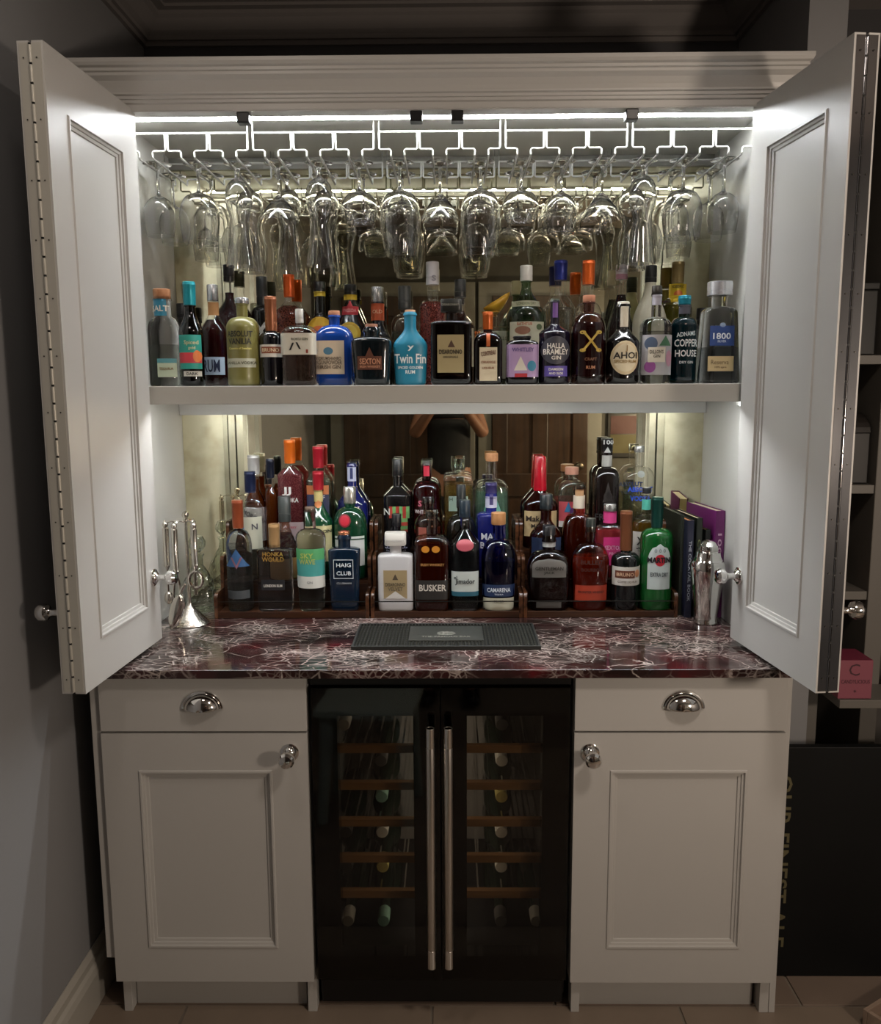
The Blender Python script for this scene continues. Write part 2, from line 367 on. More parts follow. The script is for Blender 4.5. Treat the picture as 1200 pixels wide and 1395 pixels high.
MB().lathe([(.15, 1.12), (.20, 1.14), (.199, 1.145), (.148, 1.125)], 32, cap=False).build('shade_dish', P('#c8c2b4', .5, tag='shade'), fp, True)
so = empty('stool', (-0.26, -1.02, 0), 0.1, 'low pale painted stool reflected dimly in the left cooler door', 'stool')
SP = P('#a9b0a6', .5, tag='stool_paint')
Bx(-.17, .17, -.14, .14, .39, .42).build('seat', SP, so, bevel=.006)
for sx in (-1, 1):
    for sy in (-1, 1): MB().tube([(sx*.13, sy*.10, .39), (sx*.15, sy*.12, .008)], [.026, .018], 14).build('leg', SP, so, True)
# ------------------------------------------------------------------ worktop and base cabinets
wt = Bx(XL-0.02, XR+0.02, -0.025, 0.665, ZT-0.02, ZT).build('worktop', MARBLE, bevel=0.0015)
tag(wt, 'polished dark red marble worktop with white veins running over the base cabinets', 'worktop')

def panel_mesh(wd, ht, th, stile, rail_b, rail_t, steps, depth):
    """framed panel door, face at y=0 looking to -y; steps: (inset, depth) moulding rings round the sunk field"""
    mb = MB(); x0, x1, z0, z1 = stile, wd-stile, rail_b, ht-rail_t
    rings = [(0, 0, wd, ht, 0.0), (x0, z0, x1, z1, 0.0)]
    for ins, d in steps: rings.append((x0+ins, z0+ins, x1-ins, z1-ins, d))
    vs = []
    for a, b, c, d, y in rings: vs += [(a, y, b), (c, y, b), (c, y, d), (a, y, d)]
    fs = []
    for k in range(len(rings)-1):
        for i in range(4): j = (i+1) % 4; fs.append((k*4+i, k*4+j, (k+1)*4+j, (k+1)*4+i))
    o = (len(rings)-1)*4; fs.append((o, o+1, o+2, o+3))
    nb = len(vs); vs += [(0, th, 0), (wd, th, 0), (wd, th, ht), (0, th, ht)]
    fs.append((nb+3, nb+2, nb+1, nb))
    for i in range(4): j = (i+1) % 4; fs.append((j, i, nb+i, nb+j))
    return mb.add(vs, fs)
STEPS = [(0.002, -0.003), (0.006, -0.003), (0.007, 0.002), (0.012, 0.003), (0.013, 0.006), (0.019, 0.007), (0.020, 0.010)]
def knob(parent, loc, rot):
    """rose, neck and button knob; built along +z"""
    pr = [(.021, 0), (.021, .003), (.017, .005), (.015, .005), (.013, .009), (.0075, .012), (.0065, .022), (.009, .026), (.016, .029), (.0185, .034), (.018, .040), (.014, .044), (.006, .046), (.001, .0462)]
    pr = [(r_, z_ if z_ < .01 else z_*1.35-.0035) for r_, z_ in pr]
    return MB().lathe(pr, 28).build('knob', CHROME, parent, 30, loc=loc, rot=rot)
def cup_pull(parent, loc, wd=0.094):
    """half-dome cup handle on a flat rim"""
    vs, fs = [], []; nu, nv = 20, 8; R = wd/2
    for j in range(nv+1):
        ph = math.pi/2*j/nv
        for i in range(nu+1):
            th = math.pi*i/nu
            vs.append((R*.86*math.cos(th)*math.cos(ph*0.98), -.026*math.sin(ph)-.002, R*.72*math.sin(th)*math.cos(ph*0.98) - 0.0*math.sin(ph)))
    for j in range(nv):
        for i in range(nu): a = j*(nu+1)+i; fs.append((a, a+1, a+nu+2, a+nu+1))
    mb = MB().add(vs, fs)
    o = mb.build('cup_handle', CHROME, parent, True, loc=loc)
    md = o.modifiers.new('wall', 'SOLIDIFY'); md.thickness = .002
    rim = MB(); pts = [(R*.93*math.cos(math.pi*i/24), -.001, R*.80*math.sin(math.pi*i/24)) for i in range(25)]
    rim.tube(pts, [.0045]*25, 8)
    rim.build('rim', CHROME, o, True)
    return o
ZB = 0.095
def base_unit(name, x0, x1, knob_right, label, endpanel):
    r = empty(name, (x0, 0, 0), 0, label, 'cabinet'); wd = x1-x0; zt = ZT-.021
    Bx(.001, .019, .021, .64, ZB, zt).build('side_panel', PAINT, r); Bx(wd-.019, wd-.001, .021, .64, ZB, zt).build('side_panel', PAINT, r)
    Bx(.0195, wd-.0195, .021, .62, ZB, ZB+.018).build('bottom_panel', PAINT, r); Bx(.0195, wd-.0195, .6205, .638, ZB, zt).build('back_panel', PAINT, r)
    zd = 0.7175
    if endpanel < 0: Bx(-.022, -.001, .010, .655, 0.15, zt).build('end_panel', PAINT, r, bevel=.001)
    elif endpanel > 0: Bx(wd+.001, wd+.016, .022, .655, 0.0, zt).build('end_panel', PAINT, r, bevel=.001)
    dr = panel_mesh(wd-.004, zt-zd-.004, .02, .0, 0, 0, [], 0)
    dr = Bx(.002, wd-.002, 0, .020, zd+.0025, zt-.001).build('drawer', PAINT, r, bevel=.0012)
    cup_pull(dr, (wd/2 + (.0 if knob_right else .005), 0, zd+.058))
    st = .082; rs = [(i, d) for i, d in STEPS]
    d = panel_mesh(wd-.004, zd-.0025-ZB, .02, st, .088, .088, rs, .01).build('door', PAINT, r, loc=(.002, 0, ZB))
    knob(d, ((wd-.004-.040) if knob_right else .036, 0, zd-.0025-ZB-.045), (math.pi/2, 0, 0))
    # plinth with legs that run to the floor at both ends
    Bx(.030, wd-.030, .050, .066, .0, ZB).build('plinth', PAINT, r)
    Bx(.008, .028, .022, .07, .0, ZB).build('plinth_return', PAINT, r, bevel=.001); Bx(wd-.022, wd-.0, .022, .07, .0, ZB).build('plinth_return', PAINT, r, bevel=.001)
    return r
base_unit('base_cabinet', XL, -.302, True, 'cream painted base cabinet with drawer and panelled door, on the left of the wine cooler', -1)
base_unit('base_cabinet', .302, XR, False, 'cream painted base cabinet with drawer and panelled door, between wine cooler and black ale board', 1)
# ------------------------------------------------------------------ wall cabinet
YU = 0.189
wc = empty('bar_cabinet', (0, YU, ZT), 0, 'tall white open bar cabinet with folded doors standing on the marble worktop', 'cabinet')
def W(mb, name, mat, **k):
    mb.xform(Matrix.Translation((0, -YU, -ZT))); return mb.build(name, mat, wc, **k)
W(Bx(XL, -.757, YU+.001, .66, ZT, 2.19), 'side_panel', PAINT_IN); W(Bx(.760, XR, YU+.001, .66, ZT, 2.19), 'side_panel', PAINT_IN)
W(Bx(XL, -.742, YU-.018, YU, ZT+.004, 2.111), 'stile', PAINT); W(Bx(.748, XR, YU-.018, YU, ZT+.004, 2.111), 'stile', PAINT)
W(Bx(-.7565, .7595, YU+.001, .655, ZC, ZC+.018), 'top_panel', PAINT_IN)
W(Bx(XL-.005, XR+.005, YU-.03, .66, 2.1905, 2.205), 'roof_panel', PAINT)
W(Bx(-.7565, .7595, YU-.0168, YU+.022, 2.111, ZC), 'head_rail', PAINT)
# cornice
pf = [(0, 2.113), (0, 2.126), (.006, 2.128), (.006, 2.134), (.010, 2.135), (.010, 2.141), (.016, 2.143), (.016, 2.147), (.019, 2.155), (.026, 2.168), (.036, 2.176), (.036, 2.182), (.041, 2.184), (.041, 2.190), (.048, 2.193), (.052, 2.199), (.052, 2.207)]
prof = [(YU-.018-a, z) for a, z in pf]
mb = MB(); n = len(pf); vs = []
for xa, sg in ((XL, -1), (XR, 1)):
    for a, z in pf: vs.append((xa+sg*a*.6, YU-.018-a, z))
vs += [(XL, YU-.0175, 2.113), (XL, YU-.0175, 2.207), (XR, YU-.0175, 2.113), (XR, YU-.0175, 2.207)]
fs = [(i, i+1, n+i+1, n+i) for i in range(n-1)] + [tuple(range(n))+(2*n+1, 2*n), tuple(range(n, 2*n))[::-1]+(2*n+2, 2*n+3), (n-1, 2*n+1, 2*n+3, 2*n-1), (2*n, 0, n, 2*n+2)]
W(mb.add(vs, fs), 'cornice', PAINT)
# returns of the cornice along both sides of the cabinet
for sx, xa in ((-1, XL), (1, XR)):
    mb = MB(); vs = []
    for yy in (YU-.018, .66):
        for a, z in pf: vs.append((xa+sx*a*.6, yy, z))
        vs += [(xa, yy, 2.207), (xa, yy, 2.113)]
    m2 = n+2; fs = [(i, (i+1) % m2, m2+(i+1) % m2, m2+i) for i in range(m2)]+[tuple(range(m2)), tuple(range(m2, 2*m2))]
    W(mb.add(vs, fs), 'cornice_return', PAINT)
W(Bx(-.7565, .7595, YU+.035, YM-.012, 1.478, ZS), 'shelf', PAINT_IN, bevel=.001)
W(Bx(-.7565, .7595, YU+.012, YU+.0345, 1.457, ZS), 'shelf_lip', PAINT_IN, bevel=.0015)
W(Bx(-.7565, .7595, YM-.020, YM-.001, 1.420, 1.4775), 'back_rail', PAINT_IN, bevel=.001)
W(Bx(.742, .759, YU+.10, YU+.125, 1.445, 1.4775), 'shelf_support', PAINT_IN, bevel=.001)
W(Bx(-.757, .760, YM+.006, .655, ZT, 2.13), 'back_board', PAINT_IN)
W(Bx(-.756, .759, YM, YM+.0055, ZT+.001, 1.42), 'mirror_panel', MIRROR); W(Bx(-.756, .759, YM, YM+.0055, ZS, ZC-.001), 'mirror_panel', MIRROR)
W(Bx(-.756, .759, YM-.010, YM-.0005, ZC-.03, ZC-.0005), 'mirror_trim', P('#77756d', .4, tag='trim_paint'))
for px in (332, 567, 623, 860):
    x = atY(px, 158, YU).x
    W(Bx(x-.014, x+.014, YU-.012, YU+.016, 2.088, 2.1105), 'door_catch', BLACKM, bevel=.002)
# leaves of the two bifold doors
LW = .395; LH = 2.118-.885
def leaf(parent, name, th, outer):
    r = panel_mesh(LW, LH, .0215, .075, .092, .105, STEPS, .01)
    o = r.build(name, PAINT, parent); return o
def bifold(side):
    if side < 0:
        o = Vector((-.711, YU-.395, .885)); ang = math.atan2(.395, .022)
    else:
        o = Vector((.709, YU-.003, .885)); ang = math.atan2(-.395, .0415)
    # leaf with its panelled face towards the opening
    a = leaf(wc, 'door', 0, 0); a.location = o - Vector((0, YU, ZT)); a.rotation_euler = (0, 0, ang)
    near = 0.0 if side < 0 else LW
    far = LW-near
    sgn = 1 if side < 0 else -1
    kz = 1.045-.885
    knob(a, (far - sgn*.033, 0, kz), (math.pi/2, 0, 0))
    # leaf folded back to back with the first, its panelled face outwards
    b = leaf(wc, 'door', 0, 0)
    Mx = Matrix.Rotation(ang, 4, 'Z'); Mb = Mx @ Matrix.Translation((LW, .049, 0)) @ Matrix.Rotation(math.pi, 4, 'Z')
    b.matrix_local = Matrix.Translation(o-Vector((0, YU, ZT))) @ Mb
    knob(b, (LW-near + (-.03 if LW-near > .2 else .03), 0, .16), (math.pi/2, 0, 0))
    # piano hinge over both near edges
    hm = P((0.30, 0.30, 0.31), 0.10, 1.0, tag='dark_chrome') if side > 0 else P('#b7b4aa', .35, .3, tag='painted_hinge')
    e = near - sgn*.0012; lo, hi = min(e, e+sgn*.001), max(e, e+sgn*.001)
    h = Bx(lo, hi, .004, .0215, .004, LH-.004).box(lo, hi, .0275, .045, .004, LH-.004).build('piano_hinge', hm, a)
    kn = MB(); N = 36; px_ = near - sgn*.001
    for i in range(N):
        z0 = .004+(LH-.008)*i/N; z1 = z0+(LH-.008)/N-.004
        kn.lathe([(.0033, z0), (.0033, z1)], 10, px_, .0245)
    kn.build('knuckle', hm, h, 40)
    Bx(px_-.0012, px_+.0012, .0225, .0265, .004, LH-.004).build('pin', P('#1a1a1a', .5, tag='dark_gap'), h)
    sc = MB()
    for i in range(12):
        z = .03+(LH-.06)*i/11
        for yy in (.012, .037): sc.add([Vector((near-sgn*.0025, yy+.0016*math.cos(t*math.pi/4), z+.0016*math.sin(t*math.pi/4))) for t in range(8)], [tuple(range(8))])
    tag(sc.build('screw_heads', P('#3f3d39', .4, .6, tag='screw'), h), kind='stuff')
bifold(-1); bifold(1)

# ------------------------------------------------------------------ light strips
def strip(y, z, lab, power, tilt):
    r = empty('light_strip', (0, y, z), 0, lab, 'light')
    Bx(-.755, .757, -.013, .013, -.005, -.0005).build('channel', P('#c8c7c3', .3, .5, tag='aluminium'), r)
    Bx(-.752, .754, -.010, .010, -.0065, -.0052).build('diffuser', emis('#f1f4f6', power), r)
    return r
strip(.272, ZC, 'bright linear light strip under the top of the bar cabinet', LED_POWER, 0)
strip(YU+.062, 1.478, 'linear light strip hidden behind the front lip of the shelf', LED2_POWER, 0)

# ------------------------------------------------------------------ glass racks
WIRE = P('#9c9b95', .3, tag='white_coated_wire')
RYF, RYB = .297, .570
RZT, RZR = atY(600, 179, RYF).z, atY(600, 211, RYF).z
UW = .3022; RX0 = -0.7915+.005
def rack(cx, first, last, lab):
    r = empty('glass_rack', (cx, RYF, RZR), 0, lab, 'glass rack', 'wire stemware racks under the cabinet top')
    D = RYB-RYF; T = RZT-RZR; wr = .0026; h = UW/2-.006
    lim = lambda x: x
    fr = MB()
    fr.tube([(-h, 0, T), (h, 0, T)], wr, 6); MB().tube([(-h, D, T), (h, D, T)], wr, 6).build('back_wire', WIRE, r, True)
    fr.build('top_wire', WIRE, r, True)
    for x in (-h, h):
        for y in (.0, D): MB().tube([(x, y, T), (x, y, ZC-RZR-.0005)], .0016, 6).build('hanger', P('#77766f', .4, .3, tag='grey_wire'), r, True)
    P3 = UW/3
    for k in range(4):
        x = -UW/2 + k*P3
        for s in (-1, 1):
            if (k == 0 and s < 0) or (k == 3 and s > 0): continue
            x0 = x + s*(.0028 if 0 < k < 3 else .0062)
            xa = x + s*.034
            pts = [(x0, 0, T), (x0, 0, .016), (x0+s*.003, 0, .013), (xa-s*.003, 0, .013), (xa, 0, .010), (xa, 0, .0), (xa, .003, -.003), (xa, D-.003, -.003), (xa, D, 0), (xa, D, .010), (xa-s*.003, D, .013), (x0+s*.003, D, .013), (x0, D, .016), (x0, D, T)]
            MB().tube(pts, wr, 6).build('rail_wire', WIRE, r, True)
    return r
CHX = []
centers = [-.6055, -.3027, 0.0, .3027, .6055]
off = .0015
rl = ['leftmost of five white wire stemware racks', 'white wire stemware rack second from the left', 'white wire stemware rack in the middle, between the two centre door catches', 'white wire stemware rack second from the right', 'rightmost of five white wire stemware racks']
for c, l in zip(centers, rl):
    c += off; cc = max(-.757+UW/2-.004, min(.760-UW/2+.004, c))
    rack(cc, 0, 0, l)
    for k in (-1, 0, 1): CHX.append(cc+k*UW/3)

# ------------------------------------------------------------------ stemware; profiles run from the foot (z=0) down (negative z), hanging
def glassware(kind):
    F_ = [(.001, .0), (.034, .0005), (.035, .0015), (.033, .0025), (.012, .0045), (.0055, .009)]   # foot disc and start of stem, measured away from the foot
    def stem(l, r=.0036): return [(r, .016), (r, l-.012), (r+.002, l-.004)]
    if kind == 'wine': b = [(.012, .079), (.026, .088), (.036, .105), (.0385, .125), (.037, .150), (.0335, .175)]; s = stem(.079)
    elif kind == 'balloon': b = [(.014, .072), (.034, .082), (.046, .105), (.0490, .130), (.047, .160), (.043, .190)]; s = stem(.072)
    elif kind == 'copa': b = [(.014, .068), (.036, .080), (.047, .105), (.0495, .135), (.048, .170), (.041, .212)]; s = stem(.068)
    elif kind == 'round': b = [(.012, .070), (.030, .078), (.043, .095), (.045, .112), (.040, .135), (.036, .145)]; s = stem(.070)
    elif kind == 'martini': b = [(.006, .078), (.020, .092), (.040, .118), (.050, .141)]; s = stem(.078)
    elif kind == 'coupe': b = [(.010, .090), (.030, .098), (.044, .112), (.048, .130), (.046, .150)]; s = stem(.090, .0032)
    else: b = [(.012, .038), (.026, .050), (.034, .072), (.034, .092), (.026, .125), (.0245, .150), (.029, .195), (.037, .250)]; s = stem(.038, .005)
    def smooth(p):
        out = []
        for i in range(len(p)-1):
            p0, p1, p2, p3 = p[max(i-1, 0)], p[i], p[i+1], p[min(i+2, len(p)-1)]
            for k in range(4):
                t = k/4; q = [0.5*((2*p1[j]) + (-p0[j]+p2[j])*t + (2*p0[j]-5*p1[j]+4*p2[j]-p3[j])*t*t + (-p0[j]+3*p1[j]-3*p2[j]+p3[j])*t**3) for j in (0, 1)]; out.append(tuple(q))
        return out+[p[-1]]
    b = b if kind == 'martini' else smooth(b)
    inner = [(max(r-.0014, .0008), z+.0012) for r, z in b[1:-1]] + [(b[-1][0]-.0014, b[-1][1])]
    bowl = b + inner[::-1] + [(.0005, b[0][1]+.006)]
    st = F_+s
    m1 = MB().lathe([(r, -z) for r, z in st+[(b[0][0]*.9, b[0][1])]], 28).mesh('foot_stem', GLS, 60)
    m2 = MB().lathe([(r, -z) for r, z in bowl], 36).mesh('bowl', GLS, 60)
    return m1, m2
GK = {k: glassware(k) for k in ('wine', 'balloon', 'copa', 'round', 'martini', 'coupe', 'hurricane')}
NM = {'wine': ('wine_glass', 'clear wine glass'), 'balloon': ('balloon_glass', 'clear wide balloon glass'), 'copa': ('copa_glass', 'clear deep copa gin glass'), 'round': ('goblet', 'clear short rounded goblet'),
      'martini': ('martini_glass', 'clear conical martini glass'), 'coupe': ('coupe_glass', 'clear shallow coupe glass'), 'hurricane': ('hurricane_glass', 'clear waisted hurricane glass')}
row1 = ['wine', 'balloon', 'hurricane', 'martini', 'hurricane', 'round', 'copa', 'martini', 'copa', 'round', 'wine', 'martini', 'hurricane', 'balloon', 'wine']
row2 = ['wine', 'balloon', 'hurricane', 'hurricane', 'hurricane', 'coupe', 'copa', 'coupe', 'copa', 'coupe', 'coupe', 'coupe', 'hurricane', 'balloon', 'wine']
ORD = ['first', 'second', 'third', 'fourth', 'fifth', 'sixth', 'seventh', 'eighth', 'ninth', 'tenth', 'eleventh', 'twelfth', 'thirteenth', 'fourteenth', 'fifteenth']
for rw, (types, y) in enumerate(((row1, RYF+.078), (row2, RYF+.195))):
    for i, k in enumerate(types):
        x = CHX[i]
        pos = 'the middle one' if i == 7 else ('%s from the left' % ORD[i] if i < 7 else '%s from the right' % ORD[14-i])
        r = empty(NM[k][0], (x, y, RZR+.0042), random.uniform(0, 6), '%s, %s in the %s row' % (NM[k][1], 'middle one' if i == 7 else pos, 'front hanging' if rw == 0 else 'back hanging'), 'glass', 'stemware hanging from the racks')
        if i == 0: r['label'] = '%s hanging at the left end of the %s row' % (NM[k][1], 'front' if rw == 0 else 'back')
        if i == 14: r['label'] = '%s hanging at the right end of the %s row' % (NM[k][1], 'front' if rw == 0 else 'back')
        for nm, me in (('foot_stem', GK[k][0]), ('bowl', GK[k][1])):
            o = bpy.data.objects.new(nm, me); COL.objects.link(o); o.parent = r

# ------------------------------------------------------------------ wine cooler
wcx0, wcx1 = -.296, .296; wz0, wz1 = .10, .848
wf = empty('wine_cooler', (0, 0, 0), 0, 'black built-in wine cooler with two glass doors and long steel handles', 'wine cooler')
IN = P('#55504a', .6, tag='cooler_lining')
mb = MB().box(wcx0, wcx0+.02, .05, .60, .03, wz1).box(wcx1-.02, wcx1, .05, .60, .03, wz1).box(wcx0, wcx1, .58, .60, .03, wz1).box(wcx0, wcx1, .05, .58, wz1-.03, wz1).box(wcx0, wcx1, .05, .58, .10, .135).box(-.018, .018, .05, .58, .13, wz1-.03)
mb.build('body', BLACKM, wf)
Bx(wcx0+.021, -.019, .575, .579, .14, .81).box(.019, wcx1-.021, .575, .579, .14, .81).build('lining', IN, wf)
Bx(wcx0+.021, wcx0+.023, .06, .57, .14, .81).box(wcx1-.023, wcx1-.021, .06, .57, .14, .81).box(-.021, -.0185, .06, .57, .14, .81).box(.0185, .021, .06, .57, .14, .81).build('lining', IN, wf)
Bx(wcx0+.004, wcx1-.004, .04, .06, .012, .098).build('plinth_grille', BLACKM, wf, bevel=.002)
Bx(wcx0, wcx1, .012, .049, .826, wz1).build('top_strip', BLACKM, wf)
SMOKE = glass('#a8a29a', .8, 'smoked_glass', 1.0)
# windows measured on the door plane
wl = [(462, 564), (636, 738)]
zt_w, zb_w = atY(600, 976, 0).z, atY(600, 1304, 0).z
for side, (pa, pb) in zip((-1, 1), wl):
    xa, xb = (wcx0+.002, -.0015) if side < 0 else (.0015, wcx1-.002)
    wa, wb = atY(pa, 1140, 0).x, atY(pb, 1140, 0).x
    d = MB().box(xa, wa, .004, .044, wz0+.0, .822).box(wb, xb, .004, .044, wz0, .822).box(wa, wb, .004, .044, zt_w, .822).box(wa, wb, .004, .044, wz0, zb_w).build('door', BLACKG, wf)
    Bx(xa, xb, 0, .0035, wz0, .822).build('glass_panel', glass('#cbc7c0', .8, 'smoked_glass', .6), d)
    hx = atY(587 if side < 0 else 611, 1150, -.045).x
    zt_h, zb_h = atY(600, 992, -.045).z, atY(600, 1318, -.045).z
    h = MB().lathe([(.0095, zb_h), (.010, zb_h+.001), (.010, zt_h-.001), (.0095, zt_h), (.0078, zt_h), (.0078, zt_h-.004)], 24, hx, -.045).build('handle', STEEL, d, 40)
    for z in (zb_h+.055, zt_h-.055): MB().tube([(hx, -.036, z), (hx, .001, z)], .006, 12).build('handle_post', STEEL, h, True)
    for z0, z1 in ((zb_h+.0005, zb_h+.045), (zt_h-.045, zt_h-.0005)):
        MB().lathe([(.0103, z0), (.0103, z1)], 24, hx, -.045).build('end_sleeve', CHROME, h, 40)
    OAK = wood('#9a744c', '#b98f62', .55, 0, 14, 'beech')
    for k, py in enumerate((1019, 1069, 1119, 1168, 1216)):
        z = atY(600, py, .07).z
        s = Bx(wa-.012, wb+.012, .062, .078, z-.0095, z+.0095).build('shelf', OAK, wf, bevel=.001)
        mb = MB()
        for q in range(7): xx = wa+(wb-wa)*q/6; mb.box(xx-.002, xx+.002, .079, .56, z-.004, z)
        mb.build('shelf_wire', CHROME, s)
# wine bottles lying in the cooler, seen neck end on
WB = P('#0d130e', .12, tag='dark_wine_glass')
def wine_bottle(x, z, cap, lab):
    r = empty('wine_bottle', (x, .12, z), 0, lab, 'bottle', 'wine bottles lying in the cooler')
    pr = [(.0005, 0), (.013, .002), (.0145, .004), (.0145, .010), (.0135, .011), (.0135, .085), (.018, .105), (.032, .135), (.0365, .155), (.0365, .285), (.034, .293), (.001, .288)]
    MB().lathe([(r_, z_) for r_, z_ in pr], 20).xform(Matrix.Rotation(-math.pi/2, 4, 'X')).build('body', WB, r, True)
    MB().lathe([(.0003, -.0012), (.0142, -.001), (.0152, .003), (.0152, .045), (.0146, .046)], 18).xform(Matrix.Rotation(-math.pi/2, 4, 'X')).build('capsule', cap, r, True)
caps = [P('#c9c4b8', .3, .6, tag='silver_foil'), P('#b8a968', .3, .6, tag='gold_foil'), P('#5b7568', .4, tag='green_foil'), P('#8a2b2b', .4, tag='red_foil'), P('#33312f', .4, tag='dark_foil')]
shelfz = [atY(600, p, .07).z for p in (1019, 1069, 1119, 1168, 1216)]
cap_n = ['silver', 'gold', 'green', 'red', 'dark']
tiers = ['on the top shelf', 'on the second shelf down', 'on the third shelf down', 'on the fourth shelf down', 'on the lowest shelf', 'on the cooler floor']
spots = [(470, 0, 0, 'left'), (520, 1, 4, 'left'), (556, 1, 0, 'left'), (515, 2, 2, 'left'), (555, 2, 0, 'left'), (475, 3, 4, 'left'), (554, 3, 0, 'left'), (478, 4, 4, 'left'), (547, 4, 1, 'left'), (514, 5, 2, 'left'), (476, 5, 0, 'left'), (557, 5, 0, 'left'),
         (647, 0, 4, 'right'), (683, 1, 0, 'right'), (724, 1, 1, 'right'), (647, 2, 1, 'right'), (722, 2, 4, 'right'), (648, 3, 0, 'right'), (722, 3, 0, 'right'), (684, 4, 0, 'right'), (646, 4, 3, 'right'), (684, 5, 4, 'right'), (727, 5, 0, 'right'), (645, 5, 0, 'right')]
seen_ = set()
for k, (px, t, c, sd) in enumerate(spots):
    z = (shelfz[t]+.0005 if t < 5 else .1355)+.0366; x = atY(px, 1150, .14).x
    lo, hi = (wcx0+.06, -.058) if sd == 'left' else (.058, wcx1-.06)
    x = lo if x < lo+.012 else hi if x > hi-.012 else x
    mid = (lo+hi)/2
    if lo < x < hi: x = mid
    if (x, t) in seen_: continue
    seen_.add((x, t))
    p = 'at the left' if x == lo else 'at the right' if x == hi else 'in the middle'
    wine_bottle(x, z, caps[c], '%s-foil wine bottle %s %s, %s cooler door' % (cap_n[c], p, tiers[t], sd))
for sx in (-1, 1):
    fl_ = bpy.data.lights.new('cooler_fill_light', 'AREA'); fl_.energy = 1.3; fl_.color = (1, .92, .8); fl_.shape = 'RECTANGLE'; fl_.size = .62; fl_.size_y = .015  # hidden fill light added to brighten the cooler lining
    fo = bpy.data.objects.new('cooler_fill_light', fl_); COL.objects.link(fo); fo.location = (sx*.034, .090, .47)
    fo.matrix_world = Matrix.Translation((sx*.034, .090, .47)) @ Matrix(((0, 1, 0), (0, 0, -1), (-1, 0, 0))).to_4x4()
